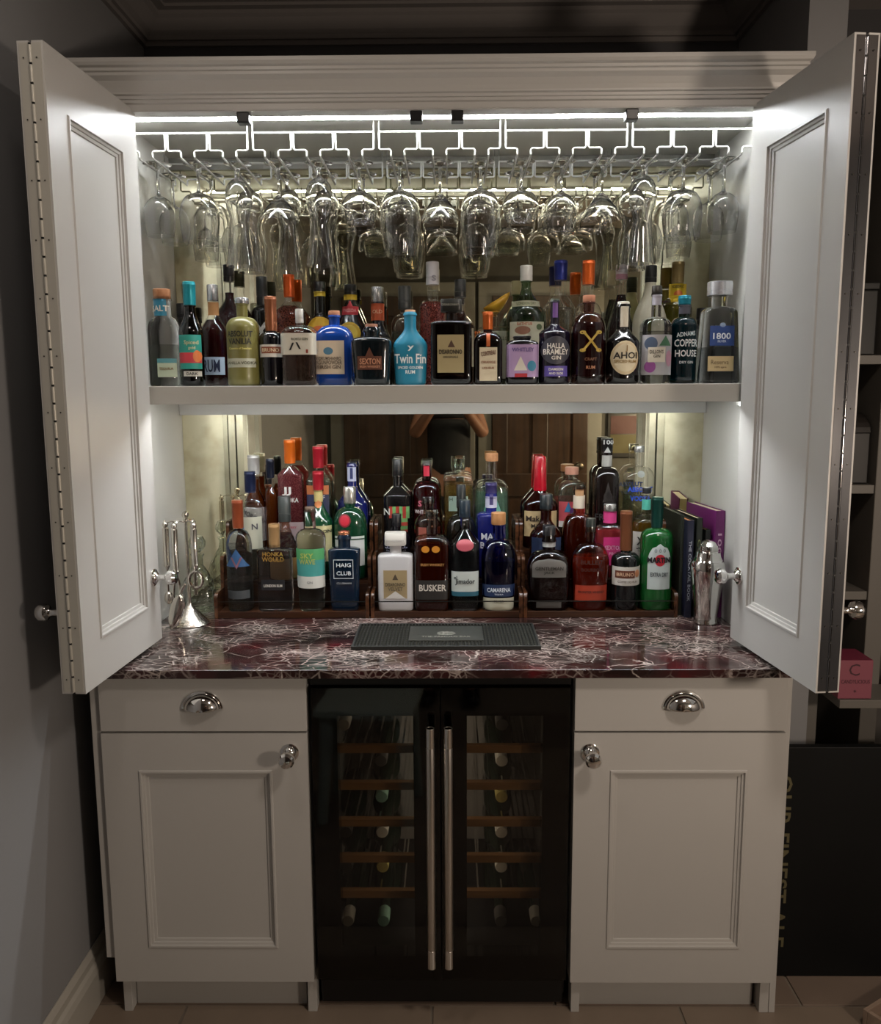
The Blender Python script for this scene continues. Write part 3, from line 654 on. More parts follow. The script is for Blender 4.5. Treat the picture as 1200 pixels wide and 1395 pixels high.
# ------------------------------------------------------------------ bottles
TRX = [(292, 503), (505, 712), (713, 923)]
TY0 = .41; TIER = [ZT+.015, ZT+.088, ZT+.162]; TYD = .076; PLACED = []
ROWS = {'F': (.292, ZS), 'M': (.40, ZS), 'B': (.580, ZS), '1': (TY0+.041, TIER[0]), '2': (TY0+.041+TYD, TIER[1]), '3': (TY0+.0405+2*TYD, TIER[2])}
def ease(t): return t*t*(3-2*t)
def bottle(lab, x, row, top, w, cap=None, ny=None, sy=None, nw=10, cw=None, ch=None, sh='round', n=2, dr=1.0, bw=None, glass_=None, liq=None, capm='plastic', capc='#222222', lip=True, art=(), yb=None, rz=0, group=None, waist=None, base_thick=.006, name='bottle', taper=None, capn=2):
    Y0, zb = ROWS[row]
    tray = row in '123'
    if tray: zb += .0003
    lo = TY0+int(row)*TYD-TYD+.0045 if tray else .232
    hi = min(TY0+int(row)*TYD+.003, YM-.003) if tray else YM-.005
    up = .36 if row == 'F' else hi
    best = None
    for ka, kb in ((1, 1), (1, .85), (.97, .85), (.97, .7), (.94, .85), (.94, .7), (.9, .7), (.86, .6), (.8, .55), (.72, .5)):
        for dy in (0, -.008, .008, -.016, .016, -.026, .026, -.04, .04, -.06, .06, -.08, -.10, -.13, -.16):
            Yt = Y0+dy
            cc_ = atY(x, top, Yt); s = (atY(x+10, top, Yt).x-cc_.x)/10
            aw = w/2*s*ka; abw = (bw/2*s*ka if bw else aw); mw_ = max(aw, abw); bd = max(aw, abw)*dr*kb
            if tray: bd = min(bd, (hi-lo)/2-.0004)
            if Yt-bd < lo: Yt = lo+bd
            if Yt+bd > (up if row != 'F' else hi): Yt = (up if row != 'F' else hi)-bd
            if row == 'F' and Yt > up: continue
            xc = atY(x, top, Yt).x
            if not tray: xc = min(max(xc, -.757+mw_+.002), .760-mw_-.002)
            ok = True
            for (px_, py_, pa, pb, pn, pz) in PLACED:
                if pz != (row if tray else 'U'): continue
                p = max(2, min(6, max(n, pn)))
                if (abs(xc-px_)/(mw_+pa+.0008))**p + (abs(Yt-py_)/(bd+pb+.0008))**p < 1: ok = False; break
            if ok: best = (xc, Yt, aw, abw, bd/mw_, s); break
        if best: break
    if not best: best = (xc, Yt, aw, abw, bd/mw_, s); print('crowded', lab)
    cx_, Y, a, ab, dr, s = best
    PLACED.append((cx_, Y, max(a, ab), max(a, ab)*dr, n, row if tray else 'U'))
    c = Vector((cx_, Y, 0)); Z = lambda y: max(0.0, atY(x, y, Y).z - zb)
    H = Z(top); b = a*dr; nr = nw/2*s
    zc = Z(cap); zn = Z(ny if ny else cap+2); zs = Z(sy); cr = (cw/2*s if cw else nr*1.12)
    r = empty(name, (c.x, Y, zb), rz, lab, 'bottle', group or ('bottles on the upper shelf' if row in 'FMB' else 'bottles on the stepped trays'))
    def body(ins=0.0, z0=0.0):
        S_ = []
        for k, (fz, fr) in enumerate(((0, .86), (.002, .95), (.006, 1.0))): S_.append((z0+fz, max((ab-ins)*fr, .002), max((ab*dr-ins)*fr, .002), n))
        N1 = 6
        for k in range(1, N1+1):
            t = k/N1; z = z0+.006+(zs-z0-.006)*t; aa = ab+(a-ab)*t
            if waist: aa *= 1-waist*math.sin(math.pi*t)
            S_.append((z, aa-ins, (aa*dr)-ins, n))
        N2 = 10
        for k in range(1, N2+1):
            t = k/N2
            if sh == 'round': f = math.sqrt(max(0, 1-t*t)); zz = t
            elif sh == 'slope': f = 1-t; zz = t
            elif sh == 'bell': f = 1-ease(t); zz = t
            else: f = 1-t**3 if False else math.sqrt(max(0, 1-t*t)); zz = t**.45 if sh == 'flat' else t
            if sh == 'dome': f = (1-t*t)**.75
            nn = n + (2-n)*t
            ra = nr+(a-nr)*f; rb = nr+(b-nr)*f
            S_.append((zs+(zn-zs)*zz, max(ra-ins, .0015), max(rb-ins, .0015), nn))
        return S_
    outer = body(); top_in = max(zc+.002, H-.004) if capm != 'glassball' else zc
    zneck = zc + (H-zc)*.55
    outer.append((max(zn+.0005, zc-.004), nr, nr, 2))
    if lip: outer += [(zc-.0035, nr*1.0, nr, 2), (zc-.003, nr*1.16, nr*1.16, 2), (zc-.0005, nr*1.16, nr*1.16, 2)] if zc-zn > .008 else []
    outer.append((max(zneck, outer[-1][0]+.001), nr*.92, nr*.92, 2))
    gm = glass_ or (SG if row in 'F1' and liq and liq[0].name.startswith('clear') else GL)
    seg = 36
    bo = MB().loft(outer, seg).build('glass_body', gm, r, 40)
    if liq:
        lm, ytop_l = liq; zl = min(Z(ytop_l), zc-.002)
        inn = [q for q in body(.0022, base_thick-.006+.0005) if q[0] < zl]
        if zl > zn: inn.append((zl, nr-.0016, nr-.0016, 2))
        else:
            full = body(.0022, base_thick-.006+.0005)
            nxt = next((q for q in full if q[0] >= zl), full[-1]); prv = inn[-1]; t = (zl-prv[0])/max(1e-6, nxt[0]-prv[0])
            inn.append((zl, prv[1]+(nxt[1]-prv[1])*t, prv[2]+(nxt[2]-prv[2])*t, prv[3]+(nxt[3]-prv[3])*t))
        MB().loft(inn, seg).build('liquid', lm, r, 40)
    # closure
    cc = capc if not isinstance(capc, str) else None
    if capm == 'plastic': cm = P(capc, .35, tag='cap_plastic')
    elif capm == 'metal': cm = P(capc, .25, .75, tag='cap_metal')
    elif capm == 'foil': cm = P(capc, .32, .35, tag='cap_foil')
    elif capm == 'cork': cm = P(capc, .8, noise=.18, nscale=160, tag='cork')
    elif capm == 'wood': cm = P(capc, .5, noise=.10, nscale=60, tag='wooden_stopper')
    elif capm == 'wax': cm = P(capc, .22, coat=.5, tag='sealing_wax')
    elif capm == 'glass': cm = glass('#e8efe9', .55, 'glass_stopper')
    else: cm = P(capc, .4)
    zt_ = H
    if capm == 'wax':
        zw = Z(taper) if taper else zc
        prf = [(zw, nr*1.25, nr*1.25, 2), (zw+.004, nr*1.32, nr*1.32, 2), (zc, cr, cr, 2), (zt_-.006, cr*.93, cr*.93, 2), (zt_, cr*.8, cr*.8, 2)]
    elif capm in ('foil',):
        prf = [(zc, cr*.96, cr*.96, 2), (zc+.012, cr, cr, 2), (zt_-.010, cr, cr, 2), (zt_-.009, cr*1.04, cr*1.04, 2), (zt_-.006, cr*1.04, cr*1.04, 2), (zt_-.005, cr, cr, 2), (zt_-.001, cr, cr, 2), (zt_, cr*.94, cr*.94, 2)]
    elif capm == 'block' or capn > 2:
        prf = [(zc, cr*.95, cr*.95*.8, capn), (zc+.002, cr, cr*.8, capn), (zt_-.002, cr, cr*.8, capn), (zt_, cr*.95, cr*.95*.8, capn)]
    elif capm in ('cork', 'wood', 'glass'):
        prf = [(zc, cr*.95, cr*.95, 2), (zc+.0015, cr, cr, 2), (zt_-.0015, cr, cr, 2), (zt_, cr*.93, cr*.93, 2)]
    else:
        k = (zt_-zc)
        prf = [(zc, cr*.97, cr*.97, 2), (zc+.001, cr, cr, 2), (zc+k*.28, cr, cr, 2), (zc+k*.29, cr*.95, cr*.95, 2), (zc+k*.33, cr*.95, cr*.95, 2), (zc+k*.34, cr, cr, 2), (zt_-.0015, cr, cr, 2), (zt_, cr*.93, cr*.93, 2)]
    if prf[0][0] > H: prf = prf
    MB().loft(prf, 24).build({'cork': 'stopper', 'wood': 'stopper', 'glass': 'stopper', 'wax': 'wax_seal'}.get(capm, 'cap'), cm, r, 40)
    # artwork that follows the glass
    prs = sorted(outer, key=lambda q: q[0])
    def surf(u, z, off):
        for i in range(len(prs)-1):
            if prs[i][0] <= z <= prs[i+1][0]: p, q = prs[i], prs[i+1]; break
        else: p = q = prs[-1] if z > prs[-1][0] else prs[0]
        t = 0 if q[0] == p[0] else (z-p[0])/(q[0]-p[0])
        aa, bb, nn = [p[k]+(q[k]-p[k])*t for k in (1, 2, 3)]
        if z > zc-.001: aa = bb = cr; nn = capn; bb = cr*(.8 if capn > 2 else 1)
        aa += off; bb += off; f = min(abs(u/aa), .99)
        return -bb*(1-f**nn)**(1/nn)
    last = None; lev = 0
    for it in art:
        if it[0] == 'L':
            _, y0_, y1_, u0, u1, colr = it[:6]; shp = it[6] if len(it) > 6 else 'rect'
            z1, z0 = Z(y0_), Z(y1_); um = (u0+u1)/2*s; uh = (u1-u0)/2*s
            child = len(it) > 7 and it[7]
            lev = (lev+1) if child else 0
            off = .0006+.00045*lev
            NU, NV = 14, 10; vs, fs = [], []
            for j in range(NV+1):
                v = j/NV
                if shp == 'oval': v = .5-.5*math.cos(math.pi*v); k = math.sqrt(max(0, 1-(2*v-1)**2))
                elif shp == 'arch': k = 1 if v < .62 else math.sqrt(max(0, 1-((v-.62)/.38)**2))
                elif shp == 'tri': k = 1-v
                else: k = 1
                z = z0+(z1-z0)*v
                for i in range(NU+1):
                    u = um+uh*k*(2*i/NU-1); vs.append((u, surf(u, z, off), z))
            for j in range(NV):
                for i in range(NU): q = j*(NU+1)+i; fs.append((q, q+1, q+NU+2, q+NU+1))
            me = bpy.data.meshes.new('label'); me.from_pydata(vs, [], fs); me.materials.append(P(colr, .5, tag='label_paper') if isinstance(colr, str) else colr)
            me.polygons.foreach_set('use_smooth', [True]*len(me.polygons))
            o = bpy.data.objects.new('label' if not child else 'label_print', me); COL.objects.link(o)
            if child and last: o.parent = last
            else: o.parent = r; last = o
        elif it[0] == 'T':
            _, st, u, y, hgt, colr = it[:6]; wd = it[6] if len(it) > 6 else None
            bold = it[7] if len(it) > 7 else .02; ang = it[8] if len(it) > 8 else 0
            vs0, fs0, tw_, th_ = text_mesh(st, bold); sy_ = hgt*s/th_; sx_ = (wd*s/tw_) if wd else sy_
            z = Z(y); vs = []; ca, sa = math.cos(ang), math.sin(ang)
            for X_, Y_ in vs0:
                X2, Z2 = X_*sx_, Y_*sy_; uu = u*s + X2*ca - Z2*sa; zz = z + X2*sa + Z2*ca
                vs.append((uu, surf(uu, zz, .0022+.0003*lev), zz))
            me = bpy.data.meshes.new('lettering'); me.from_pydata(vs, [], fs0); me.materials.append(P(colr, .5, tag='print'))
            o = bpy.data.objects.new('lettering', me); COL.objects.link(o); o.parent = last or r
    return r
SG = solid_glass()
def LQ(c, body=.35, **k): return liquid(c, body, 'clear_spirit' if body <= .26 else 'liquid', **k)
def G(c, e=.6): return glass(c, e, 'tinted_glass')
def OP(c, rough=.12, tag='dark_glass'): return P(c, rough, coat=.4, tag=tag)
WH = '#d9d5cb'
# ---- upper shelf, front row
bottle('clear bottle with wide cork and blue neck label at the shelf left end', 220, 'F', 394, 42, 408, 432, 450, 22, 23, sh='round', n=2.6, dr=.7, liq=(LQ('#9aa596', .10), 470), capm='cork', capc='#b07a55', yb=524,
  art=[('L', 408, 431, -11.5, 8, '#2b7f9c'), ('T', 'SALT', -1, 421, 8, WH), ('L', 489, 514, -6, 19, '#b9c7b0'), ('L', 489, 495, -6, 19, '#5d9aa3', 'rect', 1), ('T', 'TEQUILA', 6, 503, 4, '#7a5a2e')])
bottle('dark spiced bottle with turquoise cap and teal label with a red band', 257, 'F', 384, 33, 416, 424, 455, 14, 17, sh='bell', glass_=G('#5d5650'), liq=(LQ('#140d0c', .9), 440), capm='foil', capc='#1f8f9c',
  art=[('L', 457, 503, -14, 15.5, '#2f9a8c'), ('L', 481, 495, -14, 15.5, '#c8404a', 'rect', 1), ('L', 478, 494, 6, 16, '#d9793f', 'oval', 1), ('T', 'Spiced', 4, 468, 7, '#c9c9a0'), ('T', 'gold', 5, 475, 5, '#c9c9a0'), ('L', 506, 513, -8, 15, '#c9c6bd'), ('T', 'DARK', 4, 509.5, 4, '#2a2a2a')])
bottle('dark red rum bottle with silver screw cap and blue and white rum label', 289, 'M', 388, 36, 410, 426, 452, 13, 15, sh='bell', liq=(LQ('#3a0f0f', .8), 436), capm='metal', capc='#b5b8bb',
  art=[('L', 412, 430, -7, 8, '#b08050'), ('L', 487, 511, -15, 15.5, '#a9b8c9'), ('T', 'RUM', -1, 499, 17, '#1c2540', 23)])
bottle('vanilla vodka bottle with short silver cap and pale olive printed label', 329, 'F', 406, 44, 414, 432, 448, 15, 19, sh='round', glass_=P('#77733f', .3, coat=.4, tag='olive_frosted_glass'), capm='metal', capc='#a7aaad',
  art=[('T', 'ABSOLUT', 0, 456, 8, '#23231b', 34), ('T', 'VANILIA', 0, 466, 8, '#23231b', 31), ('T', 'Country of Sweden', 0, 476, 4, '#d8cf7a', 30), ('L', 489, 501, -19, 19, '#b9bba8'), ('T', 'VANILLA VODKA', 0, 495, 4, '#55553f')])
bottle('slim black bottle with copper foil neck and small white label', 368, 'F', 404, 32, 451, 452, 462, 13, 16, sh='round', glass_=OP('#0a0b12'), capm='foil', capc='#8f5638',
  art=[('L', 470, 487, -16, 16, '#d3cfc6'), ('L', 473, 482, -12, 14, '#8a4a30', 'rect', 1), ('T', 'BRUNO', 1, 477.5, 5, '#e0c9a8')])
bottle('square clear gin bottle with white label and botanicals showing inside', 407.5, 'F', 421, 48, 440, 443, 456, 12, 11, sh='round', n=5, dr=.85, liq=(LQ('#7d6c60', .35, speck='#3a2019'), 484), capm='plastic', capc='#c8c6c0',
  art=[('L', 455, 484, -24, 24, '#cfcbbd'), ('T', '/', -8, 473, 10, '#151515', 7), ('T', '\\', 1, 472, 9, '#151515', 7), ('T', 'ROKU GIN', 3, 463, 3.5, '#6b6b5c'), ('L', 477, 482, 11, 14, '#8a3a2a', 'rect', 1)])
bottle('ribbed royal blue gin bottle with cork stopper and cream label', 455, 'F', 423.5, 50, 431, 443, 461, 15, 16, sh='round', n=5, dr=.8, glass_=OP('#123a86'), capm='cork', capc='#a06c4e',
  art=[('L', 465, 510, -24, 15, '#c9b79e'), ('L', 474, 484, -13, 0, '#4b7389', 'oval', 1), ('T', 'DRUMSHANBO', -4, 489, 4.5, '#5b4a3c', 30), ('T', 'GUNPOWDER', -4, 494.5, 5.5, '#5b4a3c', 32), ('T', 'IRISH GIN', -4, 500.5, 5, '#5b4a3c', 28)])
bottle('squat black faceted whiskey bottle with cork and copper skull plaque', 506, 'F', 441.5, 55, 451, 459, 469, 22, 17, sh='flat', n=4, dr=.8, bw=48, glass_=OP('#0c1418'), capm='cork', capc='#8c5f49',
  art=[('L', 486, 504, -18, 15, '#5a3324'), ('L', 474, 490, -9, 6, '#5a3324', 'tri', 1), ('T', 'SEXTON', -1, 493, 8, '#c08a6c', 28), ('T', 'IRISH WHISKEY', -1, 500, 3, '#c08a6c')])
bottle('matt turquoise blue rum bottle with cork tip and white script lettering', 558.5, 'F', 422.5, 47, 428, 446, 472, 16, 15, sh='bell', n=2.4, dr=.55, bw=42, glass_=P('#23809f', .4, tag='turquoise_glaze'), capm='cork', capc='#b98a68',
  art=[('T', 'Twin Fin', 0, 489, 13, '#e3ecef', 43), ('T', 'SPICED GOLDEN', 0, 501, 3.5, '#e3ecef', 34), ('T', 'RUM', 0, 507, 5, '#e3ecef', 13), ('T', 'y', 1, 475, 7, '#e3ecef', 9)])
bottle('square dark amaretto bottle with big black rectangular cap and beige label', 614.5, 'F', 408, 56, 425, 437, 444, 14, 29, sh='flat', n=7, dr=.62, glass_=G('#8d7a72'), liq=(LQ('#2a0c0c', .85), 443), capm='plastic', capc='#1a1b18', capn=6, base_thick=.012,
  art=[('T', 'DISARONNO', -1, 416, 3, '#8a8a80', 24), ('L', 457, 508, -19, 17, '#9d8f68'), ('L', 464, 474, -5, 5, '#4a3325', 'tri', 1), ('T', 'DISARONNO', -1, 480, 6, '#231a12', 31), ('T', 'ORIGINALE', -1, 487, 3, '#4d4230')])
bottle('square amber orange liqueur bottle with orange foil neck and cream label', 664.5, 'F', 425, 39, 449, 452, 468, 12, 14, sh='round', n=6, dr=.9, glass_=G('#9a5a30'), liq=(LQ('#2e1008', .85), 462), capm='foil', capc='#b5571f',
  art=[('L', 455, 473, -2.5, 2.5, '#b5571f'), ('L', 474, 519, -12, 12, '#c9bda3'), ('T', 'COINTREAU', 0, 482, 6, '#5a2b1c', 20, .02, .15), ('T', 'ORANGE', 0, 494, 3.5, '#8a5a42'), ('T', 'LIQUEUR', 0, 502, 3.5, '#8a5a42')])
bottle('short square black bottle with lilac label of rabbits in grass', 711, 'F', 458, 44, 461, 463, 470, 24, 25, sh='round', n=5, dr=.8, glass_=OP('#0b0a0e'), capm='plastic', capc='#0d0c0e', lip=False,
  art=[('L', 470, 514, -21.5, 21.5, '#a48bb4'), ('T', 'WHITLEY', 0, 477, 5, '#5f4d86', 30), ('L', 486, 505, -12, 6, '#c9c3b8', 'tri', 1), ('L', 492, 506, 6, 18, '#2f7d9c', 'oval', 1), ('L', 509, 514, -11, 6, '#a3202c', 'rect', 1)])
bottle('black gin bottle with purple neck strip and round dark logo label', 756, 'F', 407, 43, 411, 441, 455, 12, 13, sh='bell', glass_=OP('#120f1c'), capm='glass', capc='#888888',
  art=[('L', 411, 433, -3.5, 3.5, '#6b4a8a'), ('L', 459, 497, -20, 20, '#3b3b44', 'oval'), ('T', 'HALLA', 0, 472, 7, '#dedad2', 24), ('T', 'BRAMLEY', 0, 480, 7.5, '#dedad2', 34), ('T', 'GIN', 0, 488, 5, '#dedad2', 13), ('L', 499, 513, -15, 16, '#584a98'), ('T', 'DAMSON', 0, 503.5, 3.5, '#dedad2'), ('T', 'AND SLOE', 0, 509, 3, '#dedad2')])
bottle('dark red rum bottle with cork and gold crossed bones emblem', 802.5, 'F', 402.5, 47, 412, 425, 450, 15, 17, sh='round', glass_=G('#c9a8a0'), liq=(LQ('#4a0d10', .8), 440), base_thick=.024, capm='cork', capc='#a26b50',
  art=[('T', 'X', 0, 466, 27, '#b8973f', 27, -.01), ('T', 'o   o', 0, 454, 5, '#b8973f', 30), ('T', 'o   o', 0, 478, 5, '#b8973f', 30), ('T', 'CRAFT', 0, 490, 4, '#7a4a30'), ('T', 'RUM', 0, 501, 4.5, '#b07050')])
bottle('black flip-top bottle with paper neck strip and oval anchor label', 849.5, 'F', 411, 45, 418, 447, 468, 18, 16, sh='bell', glass_=OP('#0d0c0c'), capm='plastic', capc='#cfccc2',
  art=[('L', 412, 446, -5.5, 5.5, '#c9c3b2'), ('L', 465, 511, -19, 19, '#c4b391', 'oval'), ('L', 469, 507, -16, 16, '#cfc4a8', 'oval', 1), ('T', 'AHOI', 0, 485, 9, '#1c1714', 32), ('T', 'J', 1, 476, 9, '#8c6f3a'), ('T', 'SPICED RUM', 0, 493, 4, '#8c6f3a')])
bottle('clear gin bottle with dark cap and colourful flower label', 895, 'F', 389.5, 43, 402, 432, 447, 13, 14, sh='round', liq=(LQ('#8f9088', .08), 452), capm='plastic', capc='#2b261f',
  art=[('L', 402, 416, -6.5, 6.5, '#b5b2bd'), ('L', 457, 511, -20.5, 20.5, '#a9a8ac'), ('L', 460, 478, -18, -2, '#4b5a72', 'oval', 1), ('L', 458, 472, 0, 18, '#3f6b4d', 'tri', 1), ('L', 492, 508, -18, -4, '#8a4a8a', 'oval', 1), ('L', 478, 500, 10, 19, '#b88a9c', 'oval', 1), ('L', 474, 494, -14, 9, '#cdc6b6', 'rect', 1), ('T', 'DILLON\'S', -3, 480, 5, '#4b4438', 18), ('T', 'GIN', -3, 486, 4, '#4b4438')])
bottle('bright teal gin bottle with white block lettering and blue cap', 933, 'F', 403, 36, 416, 432, 446, 15, 17, sh='round', glass_=G('#7fb0ae'), liq=(LQ('#0f5d70', .8), 436), capm='foil', capc='#1b8296', base_thick=.014,
  art=[('L', 416, 428, -8, 8, '#555560'), ('T', 'ADNAMS', -1, 456, 6, '#c7dbe0', 25, .02, .1), ('T', 'COPPER', 0, 468, 10, '#d5e2e4', 31), ('T', 'HOUSE', 0, 482, 9, '#d5e2e4', 29), ('T', 'DRY GIN', 0, 494, 3.5, '#c7dbe0')])
bottle('large faceted clear tequila bottle with chrome cap and blue label, rightmost on the upper shelf', 981, 'F', 384, 45, 403, 418, 427, 21, 34, sh='round', n=5, dr=.8, bw=56, liq=(LQ('#6d7478', .12), 474), capm='metal', capc='#d6d6da', base_thick=.014,
  art=[('L', 445, 472, -17, 16, '#1d3f7f'), ('T', '1800', -1, 459, 8.5, '#dfe6ee', 24), ('T', 'SILVER', -1, 466, 3, '#b9c6dc'), ('L', 441, 447, -4, 4, '#8fa3c0', 'oval'), ('L', 486, 506, -19, 16, '#c0aa7f'), ('T', 'Reserva', -3, 494, 6, '#5b4426', 24, 0), ('T', '100% agave', -2, 501, 3.5, '#5b4426')])
# ---- upper shelf, back row
bottle('dark bottle with black screw cap half hidden behind the leftmost corked bottle', 230, 'B', 414, 34, 434, 440, 456, 15, 17, sh='round', glass_=OP('#1a1a16'), capm='plastic', capc='#17181a')
bottle('tall dark red spiced rum bottle with black cap behind the vanilla vodka', 311, 'B', 361, 44, 384, 404, 436, 13, 15, sh='bell', liq=(LQ('#3a0b0c', .85), 399), capm='plastic', capc='#17181b',
  art=[('T', 'CAPTAIN', 0, 450, 7, '#c7a33a', 32)])
bottle('black bottle with white cross mark and tall black cap', 356, 'B', 377, 30, 416, 417, 427, 13, 15, sh='round', glass_=OP('#0e0f12'), capm='plastic', capc='#121315',
  art=[('T', 'X', 0, 452, 24, '#b5b5b0', 22, .04)])
bottle('pink gin bottle with bright orange foil cap behind square gin bottle', 393, 'B', 374, 42, 405, 408, 430, 12, 15, sh='bell', n=4, dr=.9, liq=(LQ('#a8604c', .6, speck='#5a2a22'), 417), capm='foil', capc='#d2591c')
bottle('black liqueur bottle with yellow band and lemon picture', 435, 'B', 384, 38, 398, 426, 450, 15, 17, sh='bell', glass_=OP('#101110'), capm='plastic', capc='#131415',
  art=[('L', 398, 404, -8, 8, '#b8a02c'), ('L', 432, 456, -16, 16, '#c9a22c', 'oval'), ('L', 445, 456, -10, 14, '#c9672a', 'oval', 1)])
bottle('black liqueur bottle with red neck label and round yellow seal', 477, 'B', 388, 44, 402, 412, 446, 14, 17, sh='slope', glass_=OP('#15100f'), capm='plastic', capc='#141414',
  art=[('L', 402, 409, -9, 9, '#c7a82a'), ('L', 410, 428, -9, 9, '#b02733', 'tri'), ('L', 418, 430, -11, 11, '#b02733'), ('T', 'PASSOA', 0, 424, 5, '#e0a0a0', 18), ('L', 440, 470, -15, 15, '#c2a12f', 'oval'), ('L', 444, 466, -11, 11, '#d5bb4a', 'oval', 1)])
bottle('slim dark bottle with silver and orange foil neck behind skull bottle', 514, 'B', 391, 30, 413, 440, 462, 15, 17, sh='bell', glass_=OP('#141a24'), capm='metal', capc='#a9a9a8',
  art=[('L', 414, 437, -9, 9, '#b5512a'), ('T', 'OLD', 0, 425, 5, '#e0b090')])
bottle('clear bottle with grey cap behind the turquoise rum bottle', 551, 'B', 390, 38, 421, 428, 446, 13, 18, sh='round', liq=(LQ('#6d7568', .15), 452), capm='plastic', capc='#3a3d3c')
bottle('tall pink gin bottle with long white cap beside the turquoise rum bottle', 589, 'B', 357, 38, 388, 409, 420, 14, 18, sh='round', liq=(LQ('#b5645a', .6, speck='#6a2f2a'), 412), capm='plastic', capc='#cfcdd0',
  art=[('T', 's', 2, 380, 8, '#9a98a0', 6)])
bottle('whisky bottle with black screw cap behind the amaretto bottle', 627, 'B', 381, 40, 405, 424, 447, 13, 16, sh='bell', liq=(LQ('#5a2c17', .5), 424), capm='plastic', capc='#1d1d1d', art=[('L', 448, 500, -18, 18, '#b9b09a')])
r = bottle('clear square bottle with a slanted yellow stopper like a cut lemon', 674, 'B', 424, 46, 426, 445, 449, 12, 13, sh='flat', n=5, dr=.7, liq=(LQ('#8a8f84', .08), 462), capm='plastic', capc='#b98a1c', art=[('L', 452, 516, -20, 20, '#a9a594'), ('T', 'LIMONCELLO', 0, 462, 5, '#5f6148', 34)])
q = r.location; s_ = (atY(684, 410, q.y).x-atY(674, 410, q.y).x)/10
hz = atY(674, 424, q.y).z-q.z
secs = []
for t, hw, cx_ in ((0, 6, 0), (.15, 12, -3), (.4, 15, -1), (.65, 14, 4), (.85, 9, 11), (1, 3, 17)):
    secs.append((t, hw*s_, cx_*s_))
mb = MB(); vs = []; sg = 20
for t, hw, cx_ in secs:
    for i in range(sg):
        a_ = 2*math.pi*i/sg; xx = cx_+hw*math.cos(a_); vs.append((xx, hw*.8*math.sin(a_), hz+t*15*s_+ .42*(xx)*t+0.004*t))
fs = [(k*sg+i, k*sg+(i+1) % sg, (k+1)*sg+(i+1) % sg, (k+1)*sg+i) for k in range(5) for i in range(sg)]+[tuple(range(sg))[::-1], tuple(range(5*sg, 6*sg))]
mb.add(vs, fs).build('lemon_stopper', P('#c2921f', .4, noise=.12, nscale=80, tag='yellow_glaze'), r, 60)
bottle('large green-tinted gin bottle with white cap and broad sloping shoulders', 717, 'B', 362, 54, 383, 392, 432, 13, 17, sh='bell', glass_=G('#a9c2a4', .7), liq=(LQ('#8aa08a', .08), 430), capm='plastic', capc='#c9c9c2',
  art=[('L', 411, 419, -20, 18, '#a8ab8e'), ('T', 'LONDON DRY', -1, 415, 4, '#5d6248', 26), ('L', 440, 505, -23, 23, '#bdb9a2'), ('L', 446, 457, -17, 4, '#8a5f4a', 'oval', 1), ('T', 'BATHTUB', -4, 443, 4, '#a04a30', 20), ('L', 443, 451, 12, 20, '#4b5a3c', 'oval', 1)])
bottle('clear vodka bottle with royal blue cap behind the black gin bottle', 764, 'B', 355, 42, 382, 396, 424, 15, 18, sh='bell', liq=(LQ('#8f948c', .05), 420), capm='foil', capc='#232f7c')
bottle('clear rounded bottle with tall orange cap behind the crossed bones bottle', 802, 'B', 355, 38, 388, 412, 432, 15, 17, sh='round', liq=(LQ('#7a6a5e', .2), 440), capm='foil', capc='#d8601f')
bottle('dark liqueur bottle with white and pink cap behind the flip-top bottle', 847, 'B', 361, 40, 381, 404, 452, 14, 16, sh='slope', liq=(LQ('#230c0c', .9), 402), capm='plastic', capc='#c9c0bf', art=[('L', 374, 381, -8, 8, '#b0808a')])
bottle('frosted white bottle with black screw cap behind the flower gin', 887, 'B', 362, 46, 385, 386, 440, 14, 16, sh='bell', glass_=P('#bdbba8', .35, tag='frosted_glass'), capm='plastic', capc='#141414')
bottle('yellow liqueur bottle with gold foil cap and yellow neck label', 924, 'B', 357, 42, 386, 404, 426, 14, 17, sh='round', liq=(LQ('#8f8a35', .4), 416), capm='foil', capc='#8f7a4e',
  art=[('L', 387, 413, -12, 12, '#bfa41f'), ('L', 396, 406, -6, 6, '#c26a3a', 'oval', 1), ('T', 'CEDRO', 0, 391, 3.5, '#3c3710')])
bottle('black bottle with white lettering between teal gin and chrome capped tequila', 957, 'B', 420, 34, 436, 442, 452, 14, 16, sh='round', glass_=OP('#10110f'), capm='plastic', capc='#1a1a1a', art=[('T', 'S', -5, 462, 9, '#b9b9b0'), ('T', '1', -5, 478, 9, '#b9b9b0')])
# ---- stepped trays, left
TL = 'bottles on the left stepped tray'
bottle('slim clear vodka bottle with copper foil neck and blue V label', 323, '1', 681, 35, 719, 721, 745, 13, 15, sh='round', liq=(LQ('#7f8b8c', .08), 742), capm='foil', capc='#8a4226', group=TL, art=[('L', 745, 769, -16, 16, '#2f557f', 'tri'), ('T', 'V', 0, 764, 16, '#7d5560', 16, 0), ('L', 801, 812, -15, 15, '#3c4043')])
bottle('square clear rum flask with tan capsule, yellow lettering and black label', 373, '1', 713.5, 47, 745, 746, 751, 15, 15, sh='flat', n=5, dr=.55, liq=(LQ('#87858a', .06), 757), capm='foil', capc='#a9865c', group=TL,
  art=[('T', 'HONKA', 0, 752.5, 6, '#8a682a', 28), ('T', 'WOULD', 0, 759.5, 6.5, '#8a682a', 30), ('L', 787, 801, -17, 15, '#17171b'), ('T', 'LONDON RUM', -1, 795, 4, '#c9c5bd', 25)])
